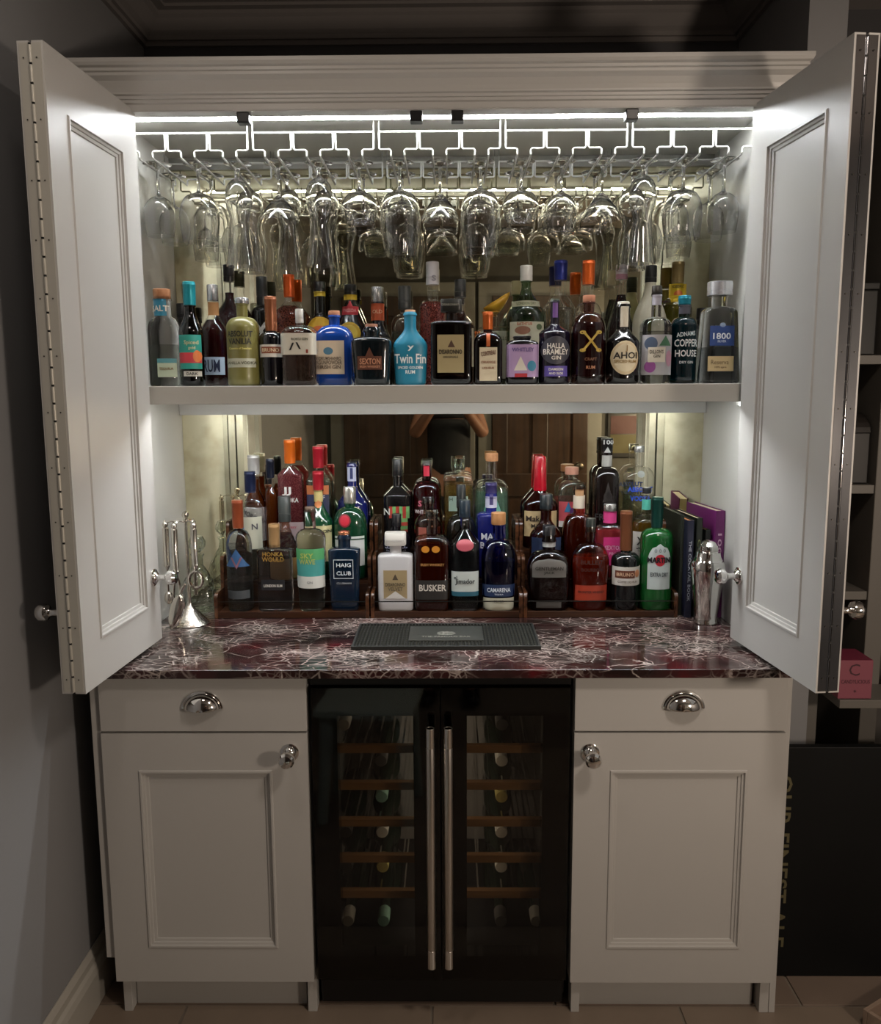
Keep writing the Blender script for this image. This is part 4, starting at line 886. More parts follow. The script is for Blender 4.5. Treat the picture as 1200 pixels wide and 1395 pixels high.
bottle('clear vase-like gin bottle with green to blue label and glass neck', 422, '1', 690.5, 41, 697, 720, 733, 15, 14, sh='round', bw=35, liq=(LQ('#8d948a', .06), 748), capm='wood', capc='#5e4a3c', group=TL,
  art=[('L', 745, 798, -19, 19, '#3f8f8a'), ('L', 745, 760, -19, 19, '#4f9a62', 'rect', 1), ('L', 782, 798, -19, 19, '#c6c6c0', 'rect', 1), ('T', 'SKY', -3, 754, 7, '#a8b35a', 18), ('T', 'WAVE', -3, 762, 7, '#a8b35a', 22), ('T', 'GIN', 0, 790, 3.5, '#777777')])
bottle('square navy whisky bottle with copper stopper and white framed lettering', 468.5, '1', 723.5, 43, 732, 745, 752, 17, 16, sh='flat', n=6, dr=.55, bw=38, glass_=OP('#0b1b2c'), capm='metal', capc='#a46a4c', group=TL,
  art=[('L', 760, 761, -14, 13, '#b9bcbc'), ('L', 785, 786, -14, 13, '#b9bcbc'), ('L', 760, 786, -14, -13.2, '#b9bcbc'), ('L', 760, 786, 12.2, 13, '#b9bcbc'), ('T', 'HAIG', 0, 767.5, 5.5, '#c9ccca', 20), ('T', 'CLUB', 0, 778.5, 5.5, '#c9ccca', 20), ('T', 'CLUBMAN', 0, 792, 2.6, '#9a9d9c', 20)])
bottle('clear vodka bottle with navy capsule and blue diagonal star sash', 340, '2', 642, 35, 671, 683, 699, 13, 15, sh='round', liq=(LQ('#8f9488', .06), 690), capm='foil', capc='#15203f', group=TL, art=[('L', 702, 745, -16, 16, '#b5b5a4'), ('L', 706, 760, -16, 0, '#2b4f8a', 'tri', 1), ('T', 'N', 8, 715, 8, '#3a3a44')])
bottle('amber whisky bottle with white capsule and large white label', 345, '3', 620, 30, 646, 664, 686, 14, 16, sh='bell', liq=(LQ('#7a3a14', .5), 652), capm='foil', capc='#b9b9b8', group=TL, art=[('L', 690, 735, -14, 14, '#c4bfc0'), ('T', 'MORGAN', 0, 702, 7, '#4b4a55', 32, .02, -.5)])
bottle('amber whisky bottle with narrow navy capsule beside the orange capped vodka', 367.5, '3', 625, 18, 651, 660, 676, 9, 11, sh='bell', liq=(LQ('#8a4412', .5), 664), capm='foil', capc='#141b2c', group=TL)
bottle('bourbon decanter with dark grey ribbed stopper and diamond cut shoulder', 387, '2', 676, 42, 710, 720, 752, 14, 17, sh='slope', glass_=glass('#d8b8a0', .6, 'cut_glass', 1, 70), liq=(LQ('#5a2412', .6), 726), capm='plastic', capc='#3a3f3e', group=TL, art=[('L', 757, 790, -18, 18, '#a4804c')])
bottle('tall pink vodka bottle with orange cap and white lettering', 394, '3', 599, 41, 631, 634, 646, 13, 16, sh='slope', n=4, dr=.8, liq=(LQ('#8a4248', .6, speck='#a86060'), 638), capm='foil', capc='#cf6415', group=TL, art=[('T', 'JJ', -4, 668, 12, '#d6d0cc', 13), ('T', 'VODKA', 0, 680, 6.5, '#d6d0cc', 25), ('L', 710, 735, -18, 18, '#b5a0a0'), ('T', 'CHERRY', 0, 717, 3.5, '#b04050')])
bottle('clear liqueur bottle with red cap and bright picture label', 433, '3', 608, 34, 637, 640, 654, 12, 15, sh='slope', n=4, dr=.8, liq=(LQ('#7f8a70', .15), 650), capm='foil', capc='#a3182a', group=TL, art=[('L', 660, 700, -15, 15, '#2f3350'), ('L', 660, 672, -15, 15, '#b5683a', 'rect', 1), ('T', 'OFF', 3, 676, 6, '#d8d5cc'), ('L', 682, 692, -4, 8, '#b07850', 'oval', 1), ('L', 692, 700, -14, 4, '#8a2b4a', 'rect', 1)])
bottle('green whiskey bottle with red capsule and cream label', 433, '2', 642, 38, 667, 684, 714, 12, 15, sh='bell', glass_=OP('#0c3a22'), capm='foil', capc='#9c1a28', group=TL, art=[('L', 667, 683, -6, 6, '#b3a36a'), ('L', 681, 691, -5, 5, '#b06a3a', 'oval'), ('L', 714, 762, -18, 18, '#b8b084'), ('T', 'JAMESON', 3, 722, 6, '#1f2a1c', 30)])
bottle('deep blue bottle with clear glass neck top beside the green gin bottle', 479, '3', 628, 42, 634, 661, 690, 13, 13, sh='bell', glass_=OP('#131a55'), capm='glass', capc='#999999', group=TL, art=[('L', 636, 655, -6, 6, '#a8adc4'), ('L', 637, 652, -2, 2, '#20295a', 'rect', 1)])
bottle('dark green gin bottle with silver screw cap and round red seal', 476, '2', 663, 46, 685, 690, 716, 14, 17, sh='round', glass_=OP('#0c3320'), capm='metal', capc='#b5b3aa', group=TL, art=[('L', 698, 716, -14, 3, '#6e1522', 'oval'), ('L', 700, 714, -12, 1, '#b01c30', 'oval', 1), ('L', 728, 768, -20, 20, '#b5b9b8'), ('L', 731, 733, -20, 20, '#1c3a28', 'rect', 1)])
# ---- stepped trays, middle
TM_ = 'bottles on the middle stepped tray'
bottle('square white ceramic-look amaretto bottle with white block cap and tan label', 538.5, '1', 725, 48, 742, 753, 759, 16, 29, sh='flat', n=6, dr=.6, glass_=P('#b4b3b4', .18, coat=.4, tag='white_glass'), capm='plastic', capc='#c4c1ba', capn=5, group=TM_,
  art=[('T', 'DISARONNO', 0, 735, 3, '#8a867c', 24), ('L', 774, 812, -16, 16, '#8d7c5c'), ('L', 779, 787, -4, 4, '#41372a', 'tri', 1), ('T', 'DISARONNO', 0, 793, 5, '#3b3226', 27), ('T', 'VELVET', 0, 799, 5, '#5b5140', 20), ('L', 802, 812, -14, 14, '#b9b6b2', 'tri', 1)])
bottle('square whiskey bottle with clear stopper and dark band label in pale capitals', 588, '1', 694, 48, 703, 727, 738, 15, 17, sh='round', n=5, dr=.7, glass_=G('#d9c0a8'), liq=(LQ('#5a2210', .7), 740), capm='glass', capc='#aaaaaa', group=TM_,
  art=[('L', 787, 813, -24, 24, '#221f1d'), ('T', 'BUSKER', 1, 797, 9, '#bdb8ae', 37), ('T', 'IRISH WHISKEY', 1, 766, 3.5, '#9a6a3a'), ('L', 741, 750, -14, -3, '#b0701c', 'oval'), ('L', 741, 750, 0, 11, '#b0701c', 'oval')])
bottle('clear tequila bottle with black cap, pale label and teal base band', 633, '1', 681, 40, 704, 720, 738, 13, 15, sh='slope', n=3.2, dr=.9, liq=(LQ('#3c4145', .25), 744), capm='plastic', capc='#15222c', group=TM_,
  art=[('L', 732, 748, -12, 12, '#a34a55', 'oval'), ('L', 775, 802, -18.5, 18.5, '#a9b0ac'), ('T', 'Jimador', 0, 789, 9, '#23282a', 27), ('T', 'el', -13, 783, 5, '#23282a'), ('L', 802, 808, -18.5, 18.5, '#1d4f60')])
bottle('blue tinted tequila bottle with wooden stopper and navy band label', 679, '1', 698, 47, 714, 733, 762, 15, 20, sh='round', n=2.6, dr=.75, bw=43, glass_=G('#6d78b8', .6), liq=(LQ('#1b2350', .6), 762), capm='wood', capc='#a4754a', group=TM_,
  art=[('L', 793, 809, -22, 22, '#16294c'), ('T', 'CAMARENA', 0, 800, 6, '#bfc7cf', 32), ('T', 'TEQUILA', 0, 806, 2.6, '#bfc7cf'), ('L', 811, 829, -21, 21, '#a6a594'), ('T', 'SILVER', 0, 815, 3.5, '#77776a')])
bottle('black liqueur bottle wearing a red and green striped scarf', 541, '3', 625, 38, 648, 662, 674, 12, 14, sh='slope', n=4, dr=.8, glass_=OP('#100f10'), capm='plastic', capc='#0f1112', group=TM_,
  art=[('T', 'N', -14, 695, 9, '#b5b5ae')] + [('L', 688, 704, -11+i*4.6, -11+(i+1)*4.6, '#8f2a20' if i % 2 == 0 else '#5c8f56') for i in range(6)] + [('L', 704+i*5, 709+i*5, 3, 14, '#5c8f56' if i % 2 == 0 else '#8f2a20') for i in range(4)])
bottle('black patterned liqueur bottle behind the white square amaretto bottle', 540, '2', 700, 38, 716, 722, 734, 11, 13, sh='round', glass_=OP('#131217'), capm='plastic', capc='#17171a', group=TM_, art=[('T', '* * *', 0, 745, 8, '#8a8aa0', 30)])
bottle('red gin bottle with clear stopper behind the dark banded whiskey bottle', 581, '3', 627, 39, 633, 653, 670, 13, 15, sh='round', glass_=G('#c07078'), liq=(LQ('#5a0c1c', .8), 658), capm='glass', capc='#aaaaaa', group=TM_, art=[('L', 634, 648, -4, 4, '#b5203a'), ('T', 'WHITLEY NEILL', 0, 695, 5, '#d8c4c4', 32), ('T', 'S', -9, 684, 8, '#c9546a')])
bottle('amber whiskey bottle with clear round stopper on the middle step', 583, '2', 676, 38, 684, 700, 718, 14, 17, sh='round', glass_=G('#d9c0a8'), liq=(LQ('#6a3416', .55), 716), capm='glass', capc='#aaaaaa', group=TM_, art=[('L', 716, 734, -13, -2, '#8a4a3c')])
bottle('square clear tequila bottle with glass stopper and golden spirit', 624, '3', 624, 40, 640, 645, 654, 15, 19, sh='flat', n=5, dr=.8, liq=(LQ('#85713f', .25), 660), capm='glass', capc='#aaaaaa', group=TM_, art=[('L', 674, 694, -13, 13, '#8fa394'), ('T', 'H  OAR', 0, 678, 5, '#3b4a3c', 24)])
bottle('black long-necked bottle with dark cap on the middle step', 628, '2', 660, 40, 690, 700, 722, 11, 13, sh='round', glass_=OP('#12130f'), capm='plastic', capc='#1c2020', group=TM_)
bottle('clear fan-ribbed bottle with cork stopper, tallest in the middle tray', 670, '3', 617, 44, 628, 655, 664, 14, 17, sh='round', n=3, dr=.7, bw=50, liq=(LQ('#73988a', .25), 668), capm='cork', capc='#b07d55', group=TM_, art=[('L', 663, 700, -14, 14, '#5f9a8c', 'tri')])
bottle('blue bottle with purple and white neck and bold white capitals', 669, '2', 657, 40, 676, 697, 706, 15, 16, sh='flat', glass_=OP('#191f63'), capm='foil', capc='#35305c', group=TM_, art=[('L', 675, 691, -8, 8, '#a9a8bb'), ('L', 672, 687, -2.5, 2.5, '#35305c', 'rect', 1), ('T', 'MAL', -3, 728, 9, '#d5d8e2', 22), ('T', 'BO', -8, 740, 9, '#d5d8e2', 14)])
# ---- stepped trays, right
TR = 'bottles on the right stepped tray'
bottle('broad whiskey bottle with black cap, silver collar and arched grey label', 748, '1', 716, 60, 736, 748, 772, 17, 17, sh='round', n=3.4, dr=.6, bw=54, glass_=G('#b89a88'), liq=(LQ('#2f0f0a', .8), 756), capm='plastic', capc='#151517', group=TR,
  art=[('L', 737, 744, -9, 9, '#8d8d8c'), ('L', 758, 783, -24, 22, '#55524f', 'arch'), ('T', 'GENTLEMAN', -1, 771, 5, '#17130f', 38), ('T', 'JACK', -1, 777, 4.5, '#17130f', 15), ('L', 816, 824, -18, 16, '#3d3a37')])
bottle('rounded bourbon bottle with black stopper and orange-red base label', 805, '1', 706, 55, 724, 738, 768, 14, 14, sh='round', n=2.4, dr=.65, bw=50, glass_=G('#dcae88'), liq=(LQ('#9a3f14', .6), 756), capm='plastic', capc='#1f241f', group=TR,
  art=[('T', 'BULLEIT', 0, 763, 6, '#3a1508', 32), ('T', 'BOURBON', 0, 773, 5, '#3a1508', 30), ('L', 794, 815, -23, 23, '#8f2e18'), ('T', 'FRONTIER WHISKEY', 0, 803, 3.5, '#33100a', 38)])
bottle('black bottle with tall copper foil neck and white wrap label', 853.5, '1', 696, 39, 749, 751, 764, 14, 16, sh='round', glass_=OP('#0d1011'), capm='foil', capc='#7a4a30', group=TR, art=[('L', 769, 794, -19, 19, '#bdb8b0'), ('L', 774, 784, -16, 10, '#5f3220', 'rect', 1), ('L', 773, 783, 10, 17, '#b57a55', 'oval', 1), ('T', 'BRUNO', -3, 779, 5, '#c9a78a'), ('T', 'COFFEE LIQUEUR', 0, 789, 3.5, '#5b4a3c', 26)])
bottle('green vermouth bottle with dark green capsule and arched white label with red disc', 896, '1', 677, 45, 718, 719, 732, 14, 16, sh='round', glass_=OP('#0f4a1e'), capm='foil', capc='#0f3b33', group=TR,
  art=[('L', 738, 799, -15, 17, '#a9b2b0', 'arch'), ('L', 752, 768, -6, 9, '#a81c2c', 'oval', 1), ('T', 'MARTINI', 1, 759.5, 8, '#101314', 34, .04), ('T', 'EXTRA DRY', 1, 779, 6, '#3a4043', 25), ('T', 'o o o', 1, 747, 5, '#6f7a78', 16)])
bottle('bourbon bottle sealed in dripping red wax with cream label', 736, '3', 621, 48, 640, 664, 688, 14, 17, sh='bell', n=3, dr=.75, glass_=G('#c79a80'), liq=(LQ('#5a2010', .7), 666), capm='wax', capc='#a51223', taper=668, group=TR, art=[('L', 694, 728, -22, 22, '#b09a72'), ('T', 'Maker\'s', -3, 704, 8, '#241a12', 34), ('T', 'MARK', -3, 714, 6, '#241a12', 20)])
bottle('whisky bottle with dark ribbed stopper and amber neck on the middle step', 744, '2', 673, 44, 694, 706, 730, 15, 17, sh='bell', glass_=G('#d0a888'), liq=(LQ('#4a1c0c', .75), 692), capm='plastic', capc='#1d2326', group=TR, art=[('L', 730, 765, -20, 20, '#1d2a44')])
bottle('clear ribbed bottle with pink wooden stopper and rainbow label', 779, '3', 636, 40, 646, 654, 668, 17, 20, sh='round', n=3, dr=.8, liq=(LQ('#9aa096', .06), 665), capm='wood', capc='#b5826c', group=TR, art=[('L', 682, 716, -19, 19, '#b04a52'), ('L', 682, 696, -12, 0, '#2a6f9a', 'tri', 1), ('L', 684, 694, 0, 8, '#c49a2a', 'oval', 1), ('L', 690, 700, -4, 5, '#5a2a6a', 'oval', 1), ('L', 708, 716, -19, 19, '#c4c2bc', 'rect', 1)])
bottle('round brown bourbon bottle with clear corked neck on the middle step', 789, '2', 657, 44, 665, 698, 722, 15, 18, sh='round', n=2.4, dr=.7, glass_=G('#d9b090'), liq=(LQ('#5f2a10', .7), 704), capm='glass', capc='#aaaaaa', group=TR, art=[('L', 674, 692, -8, 8, '#b8ad9c'), ('L', 666, 675, -6, 6, '#a07a55')])
bottle('black rum bottle with black and white printed tall cap and embossed drop', 827, '3', 597, 34, 618, 636, 650, 14, 16, sh='round', n=4, dr=.9, glass_=OP('#120c0b'), capm='foil', capc='#141414', group=TR, art=[('T', '100', 1, 602, 6, '#c9c9c4', 14), ('L', 608, 616, -5, 4, '#b5b5b0', 'tri'), ('L', 620, 635, -7, 7, '#a5a39c'), ('L', 655, 682, -7, 7, '#2a2422', 'tri'), ('L', 668, 682, -6, 6, '#2a2422', 'oval')])
bottle('pink gin bottle with silver cap and hot pink label', 831, '2', 686, 46, 696, 713, 722, 14, 17, sh='round', n=4, dr=.8, liq=(LQ('#c04a50', .6), 720), capm='metal', capc='#aaa7a4', group=TR, art=[('L', 696, 712, -9, 9, '#c03a78'), ('T', 'FR', -14, 704, 9, '#1c1c1c'), ('L', 730, 768, -10, 18, '#c22f72'), ('T', 'SEXTON', 4, 744, 6, '#e0a8c0', 24), ('T', 'PINK', 4, 752, 4, '#e0a8c0')])
bottle('clear vodka bottle with silver cap and blue printed name', 871, '3', 607, 43, 616, 635, 652, 12, 14, sh='round', liq=(LQ('#7b7a58', .15), 672), capm='metal', capc='#b9b9b4', group=TR, art=[('L', 640, 649, -5, 5, '#8f938c', 'oval'), ('T', 'ABSOLUT', 0, 665, 7, '#2247b0', 34, .04), ('T', 'VODKA', 0, 677, 7, '#2247b0', 28, .04)])
bottle('golden liqueur bottle with patterned white label and teal neck tag', 881, '2', 664, 42, 672, 700, 722, 10, 12, sh='round', liq=(LQ('#80601f', .5), 710), capm='plastic', capc='#15171a', group=TR, art=[('L', 680, 694, -6, 6, '#4aa391'), ('L', 722, 768, -19, 19, '#b5b2a8'), ('T', 'X * X', 0, 734, 12, '#2a2826', 30), ('T', '* X *', 0, 748, 12, '#2a2826', 30), ('T', 'X * X', 0, 760, 12, '#2a2826', 30)])
# ------------------------------------------------------------------ stepped trays
for (pa, pb), lab in zip(TRX, ('walnut stepped bottle tray with thin black rail, left of three', 'walnut stepped bottle tray with thin black rail, middle of three', 'walnut stepped bottle tray with thin black rail, right of three')):
    xa, xb = atY(pa, 840, TY0).x, atY(pb, 840, TY0).x
    r = empty('stepped_tray', ((xa+xb)/2, TY0, ZT), 0, lab, 'tray', 'stepped walnut bottle trays'); h = (xb-xa)/2
    tk = .010; D = 3*TYD+.0
    st = [.070, .158, .245]; rr = .016; out = [(0, 0)]
    y = 0; z = 0
    for k, hh in enumerate(st):
        out += arc(y+rr, hh-rr, rr, 180, 90, 5)
        y2 = (k+1)*TYD
        out += [(y2+ (0 if k < 2 else -.0), hh)]; y = y2
        if k == 2: out += [(y2, 0)]
    for s in (-1, 1):
        MB().extrude_x(out, s*h-(tk if s > 0 else 0), s*h+(tk if s < 0 else 0)).build('side_panel', WALNUTY, r, bevel=.0012)
    for k in range(3):
        z1 = TIER[k]-ZT
        Bx(-h+tk+.0003, h-tk-.0003, k*TYD+.004, (k+1)*TYD+(.0 if k < 2 else 0), z1-.009, z1).build('step', WALNUT, r)
        if k: Bx(-h+tk+.0003, h-tk-.0003, k*TYD+.0035, k*TYD+.010, TIER[k-1]-ZT+.0003, z1-.0093).build('riser', WALNUT, r)
    Bx(-h+tk+.0003, h-tk-.0003, -.0005, .0035, .001, .019).build('front_lip', WALNUT, r, bevel=.001)
    MB().tube([(-h+tk, .0018, .046), (h-tk, .0018, .046)], .0016, 8).build('rail', P('#15130f', .35, .6, tag='black_rail'), r, True)

# ------------------------------------------------------------------ bar mat
ma = atZ(478, 886, ZT); mc = atZ(737, 885, ZT); md_ = atZ(733, 853, ZT)
mw = mc.x-ma.x; mdp = md_.y-mc.y
r = empty('bar_mat', ((ma.x+mc.x)/2, ma.y, ZT), 0, 'black rubber bar mat with studded grid and central name plate on the worktop', 'mat')
RB = P('#1d1f1d', .6, tag='black_rubber')
hx = mw/2
Bx(-hx, hx, 0, mdp, .0002, .004).build('base', RB, r, bevel=.001)
mb = MB().box(-hx, hx, 0, .006, .004, .010).box(-hx, hx, mdp-.006, mdp, .004, .010).box(-hx, -hx+.006, .006, mdp-.006, .004, .010).box(hx-.006, hx, .006, mdp-.006, .004, .010)
mb.build('rim', RB, r, bevel=.001)
mb = MB(); nx, ny = 52, 20; px0, px1, py0, py1 = -.092, .092, .050, mdp-.030
for i in range(nx):
    for j in range(ny):
        x = -hx+.012+(mw-.024)*i/(nx-1); y = .012+(mdp-.024)*j/(ny-1)
        if px0-.002 < x < px1+.002 and py0-.002 < y < py1+.002: continue
        mb.lathe([(.0027, .004), (.0022, .0095)], 6, x, y)
tag(mb.build('studs', P('#32342f', .6, tag='rubber_studs'), r), kind='stuff')
pl = Bx(px0, px1, py0, py1, .004, .0098).build('name_plate', P('#383a36', .45, tag='rubber_plate'), r, bevel=.001)
G_ = P('#8f8f86', .5, tag='pale_print')
flat = lambda x, y, z: Matrix.Translation((x, y, z))
text_obj('THE FAMOUS BAR', .012, G_, pl, flat(0, py0+.030, .0101), .122)
mb = MB()
for k in range(9):
    a = math.pi*2*k/9; mb.lathe([(.008, .0099), (.007, .0103)], 8, .016*math.cos(a), py0+.060+.008*math.sin(a))
mb.box(-.002, .002, py0+.045, py0+.056, .0099, .0103).build('emblem', G_, pl)

# ------------------------------------------------------------------ books standing at the right end
def book(pxs, ytop, Yf, dp, thk, cover, lab, title=None, tcol='#b9b39a', pages='#b9ad92', rz=-.23, rib=None):
    c = atY(pxs, ytop, Yf); H = c.z-ZT
    r = empty('book', (c.x, Yf, ZT+.0002), rz, lab, 'book', 'books standing at the right end of the worktop')
    cm = P(cover, .45, tag='book_cover'); t = .0022
    mb = MB().box(-thk/2, -thk/2+t, .0, dp, 0, H).box(thk/2-t, thk/2, .0, dp, 0, H).box(-thk/2+t, thk/2-t, 0, t, 0, H)
    mb.build('cover', cm, r, bevel=.0006)
    Bx(-thk/2+t+.0001, thk/2-t-.0001, t+.0001, dp-.004, .003, H-.003).build('pages', P(pages, .8, tag='paper'), r)
    if title:
        M_ = Matrix.Translation((0, -.0004, H*.48)) @ Matrix.Rotation(math.pi/2, 4, 'X') @ Matrix.Rotation(-math.pi/2, 4, 'Z')
        text_obj(title, thk*.42, P(tcol, .5, tag='spine_print'), r, M_, H*.62, 'spine_title')
    return r
DPB = .195
book(982, 696, .408, DPB, .026, '#5d1a52', 'tall purple hardback with silver spine lettering, rightmost of the books', '100 CLUB', '#b99aa8', rz=.13)
book(965, 722, .415, DPB-.03, .014, '#111210', 'small black book squeezed between the purple and dark green books', None, rz=.12, pages='#9c7a4a')
book(953.5, 706, .409, DPB-.01, .016, '#12170f', 'dark green book with gold emblem beside the navy book', 'COCKTAILS', '#7c7f56', rz=.08)
book(941.5, 709, .408, DPB-.01, .018, '#17192b', 'navy hardback with orange-toned page edges and white spine title', 'THE COCKTAIL BOOK', '#a9abb0', rz=.07, pages='#b5763c')
book(930.5, 702, .432, .160, .008, '#20241c', 'dark olive book with pale page edges, leftmost of the books', None, rz=.05)

# ------------------------------------------------------------------ cocktail shaker
def px_lathe(px, Y, base_z, rows, seg=32):
    """rows: (y pixel, half width in pixels), bottom first -> lathe profile"""
    s = (atY(px+10, rows[0][0], Y).x-atY(px, rows[0][0], Y).x)/10; z0 = None; out = []
    for y, hw in rows:
        z = atY(px, y, Y).z
        if z0 is None: z0 = z
        out.append((max(hw*s, .0004), z-z0))
    return out, s
p_, s_ = px_lathe(961, .358, ZT, [(843, 14.5), (842, 16), (838, 15.5), (834, 14.8), (800, 19), (770, 22.8), (763, 23), (758, 21)])
r = empty('cocktail_shaker', (atY(961, 843, .358).x, .358, ZT+.0002), 0, 'polished silver cocktail shaker in front of the books', 'shaker')
MB().lathe(p_, 36).build('tumbler', CHROME, r, 50)
zz = p_[-1][1]
MB().lathe([(19.5*s_, zz+.0002), (19*s_, zz+1*s_), (17*s_, zz+5*s_), (16*s_, zz+10*s_), (16*s_, zz+12*s_)], 36).build('strainer_top', CHROME, r, 50)
z3 = zz+12*s_
MB().lathe([(12.5*s_, z3+.0002), (13*s_, z3+1*s_), (12.5*s_, z3+8*s_), (11*s_, z3+9*s_), (9*s_, z3+13*s_), (5*s_, z3+15.5*s_), (.5*s_, z3+16.5*s_)], 36).build('lid', CHROME, r, 50)

# ------------------------------------------------------------------ bar tool stand
YS_ = .365; c = atY(259, 842, YS_); s_ = (atY(269, 842, YS_).x-c.x)/10
NICK = P((0.72, 0.68, 0.62), .12, 1.0, tag='silver_plate'); HAM = P((0.72, 0.68, 0.62), .14, 1.0, nscale=150, bump=.9, tag='hammered_silver')
r = empty('tool_stand', (c.x, YS_, ZT), 0, 'silver bar tool stand with hammered conical foot beside the left cabinet door', 'stand')
MB().lathe([(26*s_, 0), (27*s_, 1*s_), (26*s_, 3*s_), (17*s_, 11*s_), (9*s_, 19*s_), (4*s_, 25*s_), (2.6*s_, 28*s_)], 36).build('foot', HAM, r, 60)
hp = 140*s_
MB().lathe([(2.4*s_, 26*s_), (2.2*s_, hp), (3.4*s_, hp+1*s_), (3*s_, hp+4*s_), (5*s_, hp+8*s_), (4*s_, hp+12*s_), (.4*s_, hp+14*s_)], 16).build('pole', NICK, r, 40)
def arm(ax, ay):
    n_ = 12; pts = []
    for k in range(n_+1):
        t = k/n_; pts.append((ax*t, ay*t, hp-2*s_+ math.sin(t*math.pi)*3*s_))
    pts.append((ax*1.04, ay*1.04, hp+2*s_))
    MB().tube(pts, 1.0*s_, 6).build('arm', NICK, r, True)
hooks = [(-27*s_, -.004), (-11*s_, -.030), (14*s_, -.024), (5*s_, .030)]
for a in hooks: arm(*a)
def tool(i, lab, nm, hl, build):
    ax, ay = hooks[i]; t = empty(nm, (c.x+ax, YS_+ay, ZT+hp-2*s_), 0, lab, 'bar tool', 'bar tools hanging on the silver stand')
    MB().sphere((0, 0, -2*s_), 4*s_, 14, 8).build('finial', NICK, t, True)
    MB().lathe([(2*s_, -5*s_), (4.2*s_, -7*s_), (4.0*s_, -hl*s_), (4.6*s_, -(hl+1)*s_), (3*s_, -(hl+4)*s_), (1.5*s_, -(hl+8)*s_)], 14).build('handle', NICK, t, 40)
    build(t, -(hl+8)*s_)
def spoon(t, z):
    MB().tube([(0, 0, z+.002), (0, 0, z-32*s_)], 1.3*s_, 8).build('shaft', NICK, t, True)
    MB().sphere((0, 0, z-38*s_), 6*s_, 14, 8, 1.5).build('bowl', NICK, t, True)
def opener(t, z):
    MB().tube([(0, 0, z+.002), (0, 0, z-4*s_)], 2*s_, 8).build('shaft', NICK, t, True)
    pts = [(9*s_*math.cos(a), 0, z-13*s_+11*s_*math.sin(a)) for a in [2*math.pi*k/24 for k in range(24)]]
    MB().tube(pts, 2.2*s_, 8, True).build('ring_head', NICK, t, True)
def tongs(t, z):
    for sx in (-1, 1): MB().tube([(0, 0, z+.004), (sx*3*s_, 0, z-6*s_), (sx*5*s_, 0, z-26*s_), (sx*2*s_, 0, z-40*s_)], [1.6*s_, 1.8*s_, 1.6*s_, 2.2*s_], 8).build('tong_arm', NICK, t, True)
def knife(t, z):
    Bx(-3*s_, 3*s_, -.0008, .0008, z-42*s_, z+.004).build('blade', NICK, t, bevel=.0005)
tool(0, 'silver bar spoon hanging at the left of the tool stand', 'bar_spoon', 56, spoon)
tool(1, 'silver ice tongs with thick handle hanging at the front of the stand', 'ice_tongs', 62, tongs)
tool(2, 'silver bottle opener with round head hanging at the right of the stand', 'bottle_opener', 54, opener)
tool(3, 'silver bar knife hanging behind the pole of the stand', 'bar_knife', 52, knife)
# jigger leaning against the stand
j0 = atY(246, 828, .345); t = empty('ice_scoop', (atY(236, 836, .315).x, .312, ZT+.002), 0, 'curved silver ice scoop leaning beside the tool stand foot', 'scoop')
vs, fs = [], []; nu, nv = 14, 10
for jx in range(nv+1):
    v = jx/nv; wv = .020*math.sqrt(max(0.02, 1-(2*v-1)**2*.9))
    for i in range(nu+1):
        a = math.pi*i/nu; vs.append((wv*math.cos(a)+.022*v, -.012*math.sin(a), .090*v))
for jx in range(nv):
    for i in range(nu): q = jx*(nu+1)+i; fs.append((q, q+1, q+nu+2, q+nu+1))
o = MB().add(vs, fs).build('scoop_bowl', NICK, t, True); m_ = o.modifiers.new('w', 'SOLIDIFY'); m_.thickness = .0015
MB().tube([(.021, 0, .088), (.027, .002, .105), (.034, .004, .116)], [.004, .0045, .005], 10).build('handle', NICK, t, True)
# cut glass decanter
p_, s_ = px_lathe(272, .50, ZT, [(824, 20), (822, 21), (800, 21), (785, 20), (770, 12), (762, 7), (752, 6.5), (748, 9), (747, 9)])
t = empty('decanter', (atY(272, 824, .50).x, .50, ZT+.0002), .5, 'square cut-glass decanter with stopper behind the tool stand', 'decanter')
CUT = glass('#e6ece6', .5, 'cut_crystal', 1.6, 60)
MB().loft([(z, r_, r_, 5 if z < .06 else 2.2) for r_, z in p_], 32).build('body', CUT, t, 40)
zz = p_[-1][1]
MB().lathe([(4*s_, zz+.0003), (5*s_, zz+3*s_), (11*s_, zz+9*s_), (12*s_, zz+16*s_), (8*s_, zz+24*s_), (.5*s_, zz+27*s_)], 8).build('stopper', CUT, t)

# ------------------------------------------------------------------ right of the cabinet
yb_ = .150; b0 = atZ(1055, 1328, 0); zt_ = atY(1130, 1018, yb_).z
r = empty('pub_sign_board', (.802, yb_, 0), 0, 'large black board with faded gold OUR FINEST ALE lettering leaning on the floor', 'sign')
Bx(0, .62, 0, .022, .0003, zt_).build('board', P('#070808', .6, noise=.5, nscale=7, spec=.25, tag='blackened_board'), r, bevel=.002)
za, zb2 = atY(1068, 1056, yb_).z, atY(1068, 1290, yb_).z
xc = atY(1064, 1150, yb_).x - .802
M_ = Matrix.Translation((xc, -.0006, (za+zb2)/2)) @ Matrix.Rotation(math.pi/2, 4, 'X') @ Matrix.Rotation(-math.pi/2, 4, 'Z')
text_obj('OUR FINEST ALE', .040, P('#5a5338', .6, tag='faded_gold_paint'), r, M_, za-zb2, 'lettering', .015)
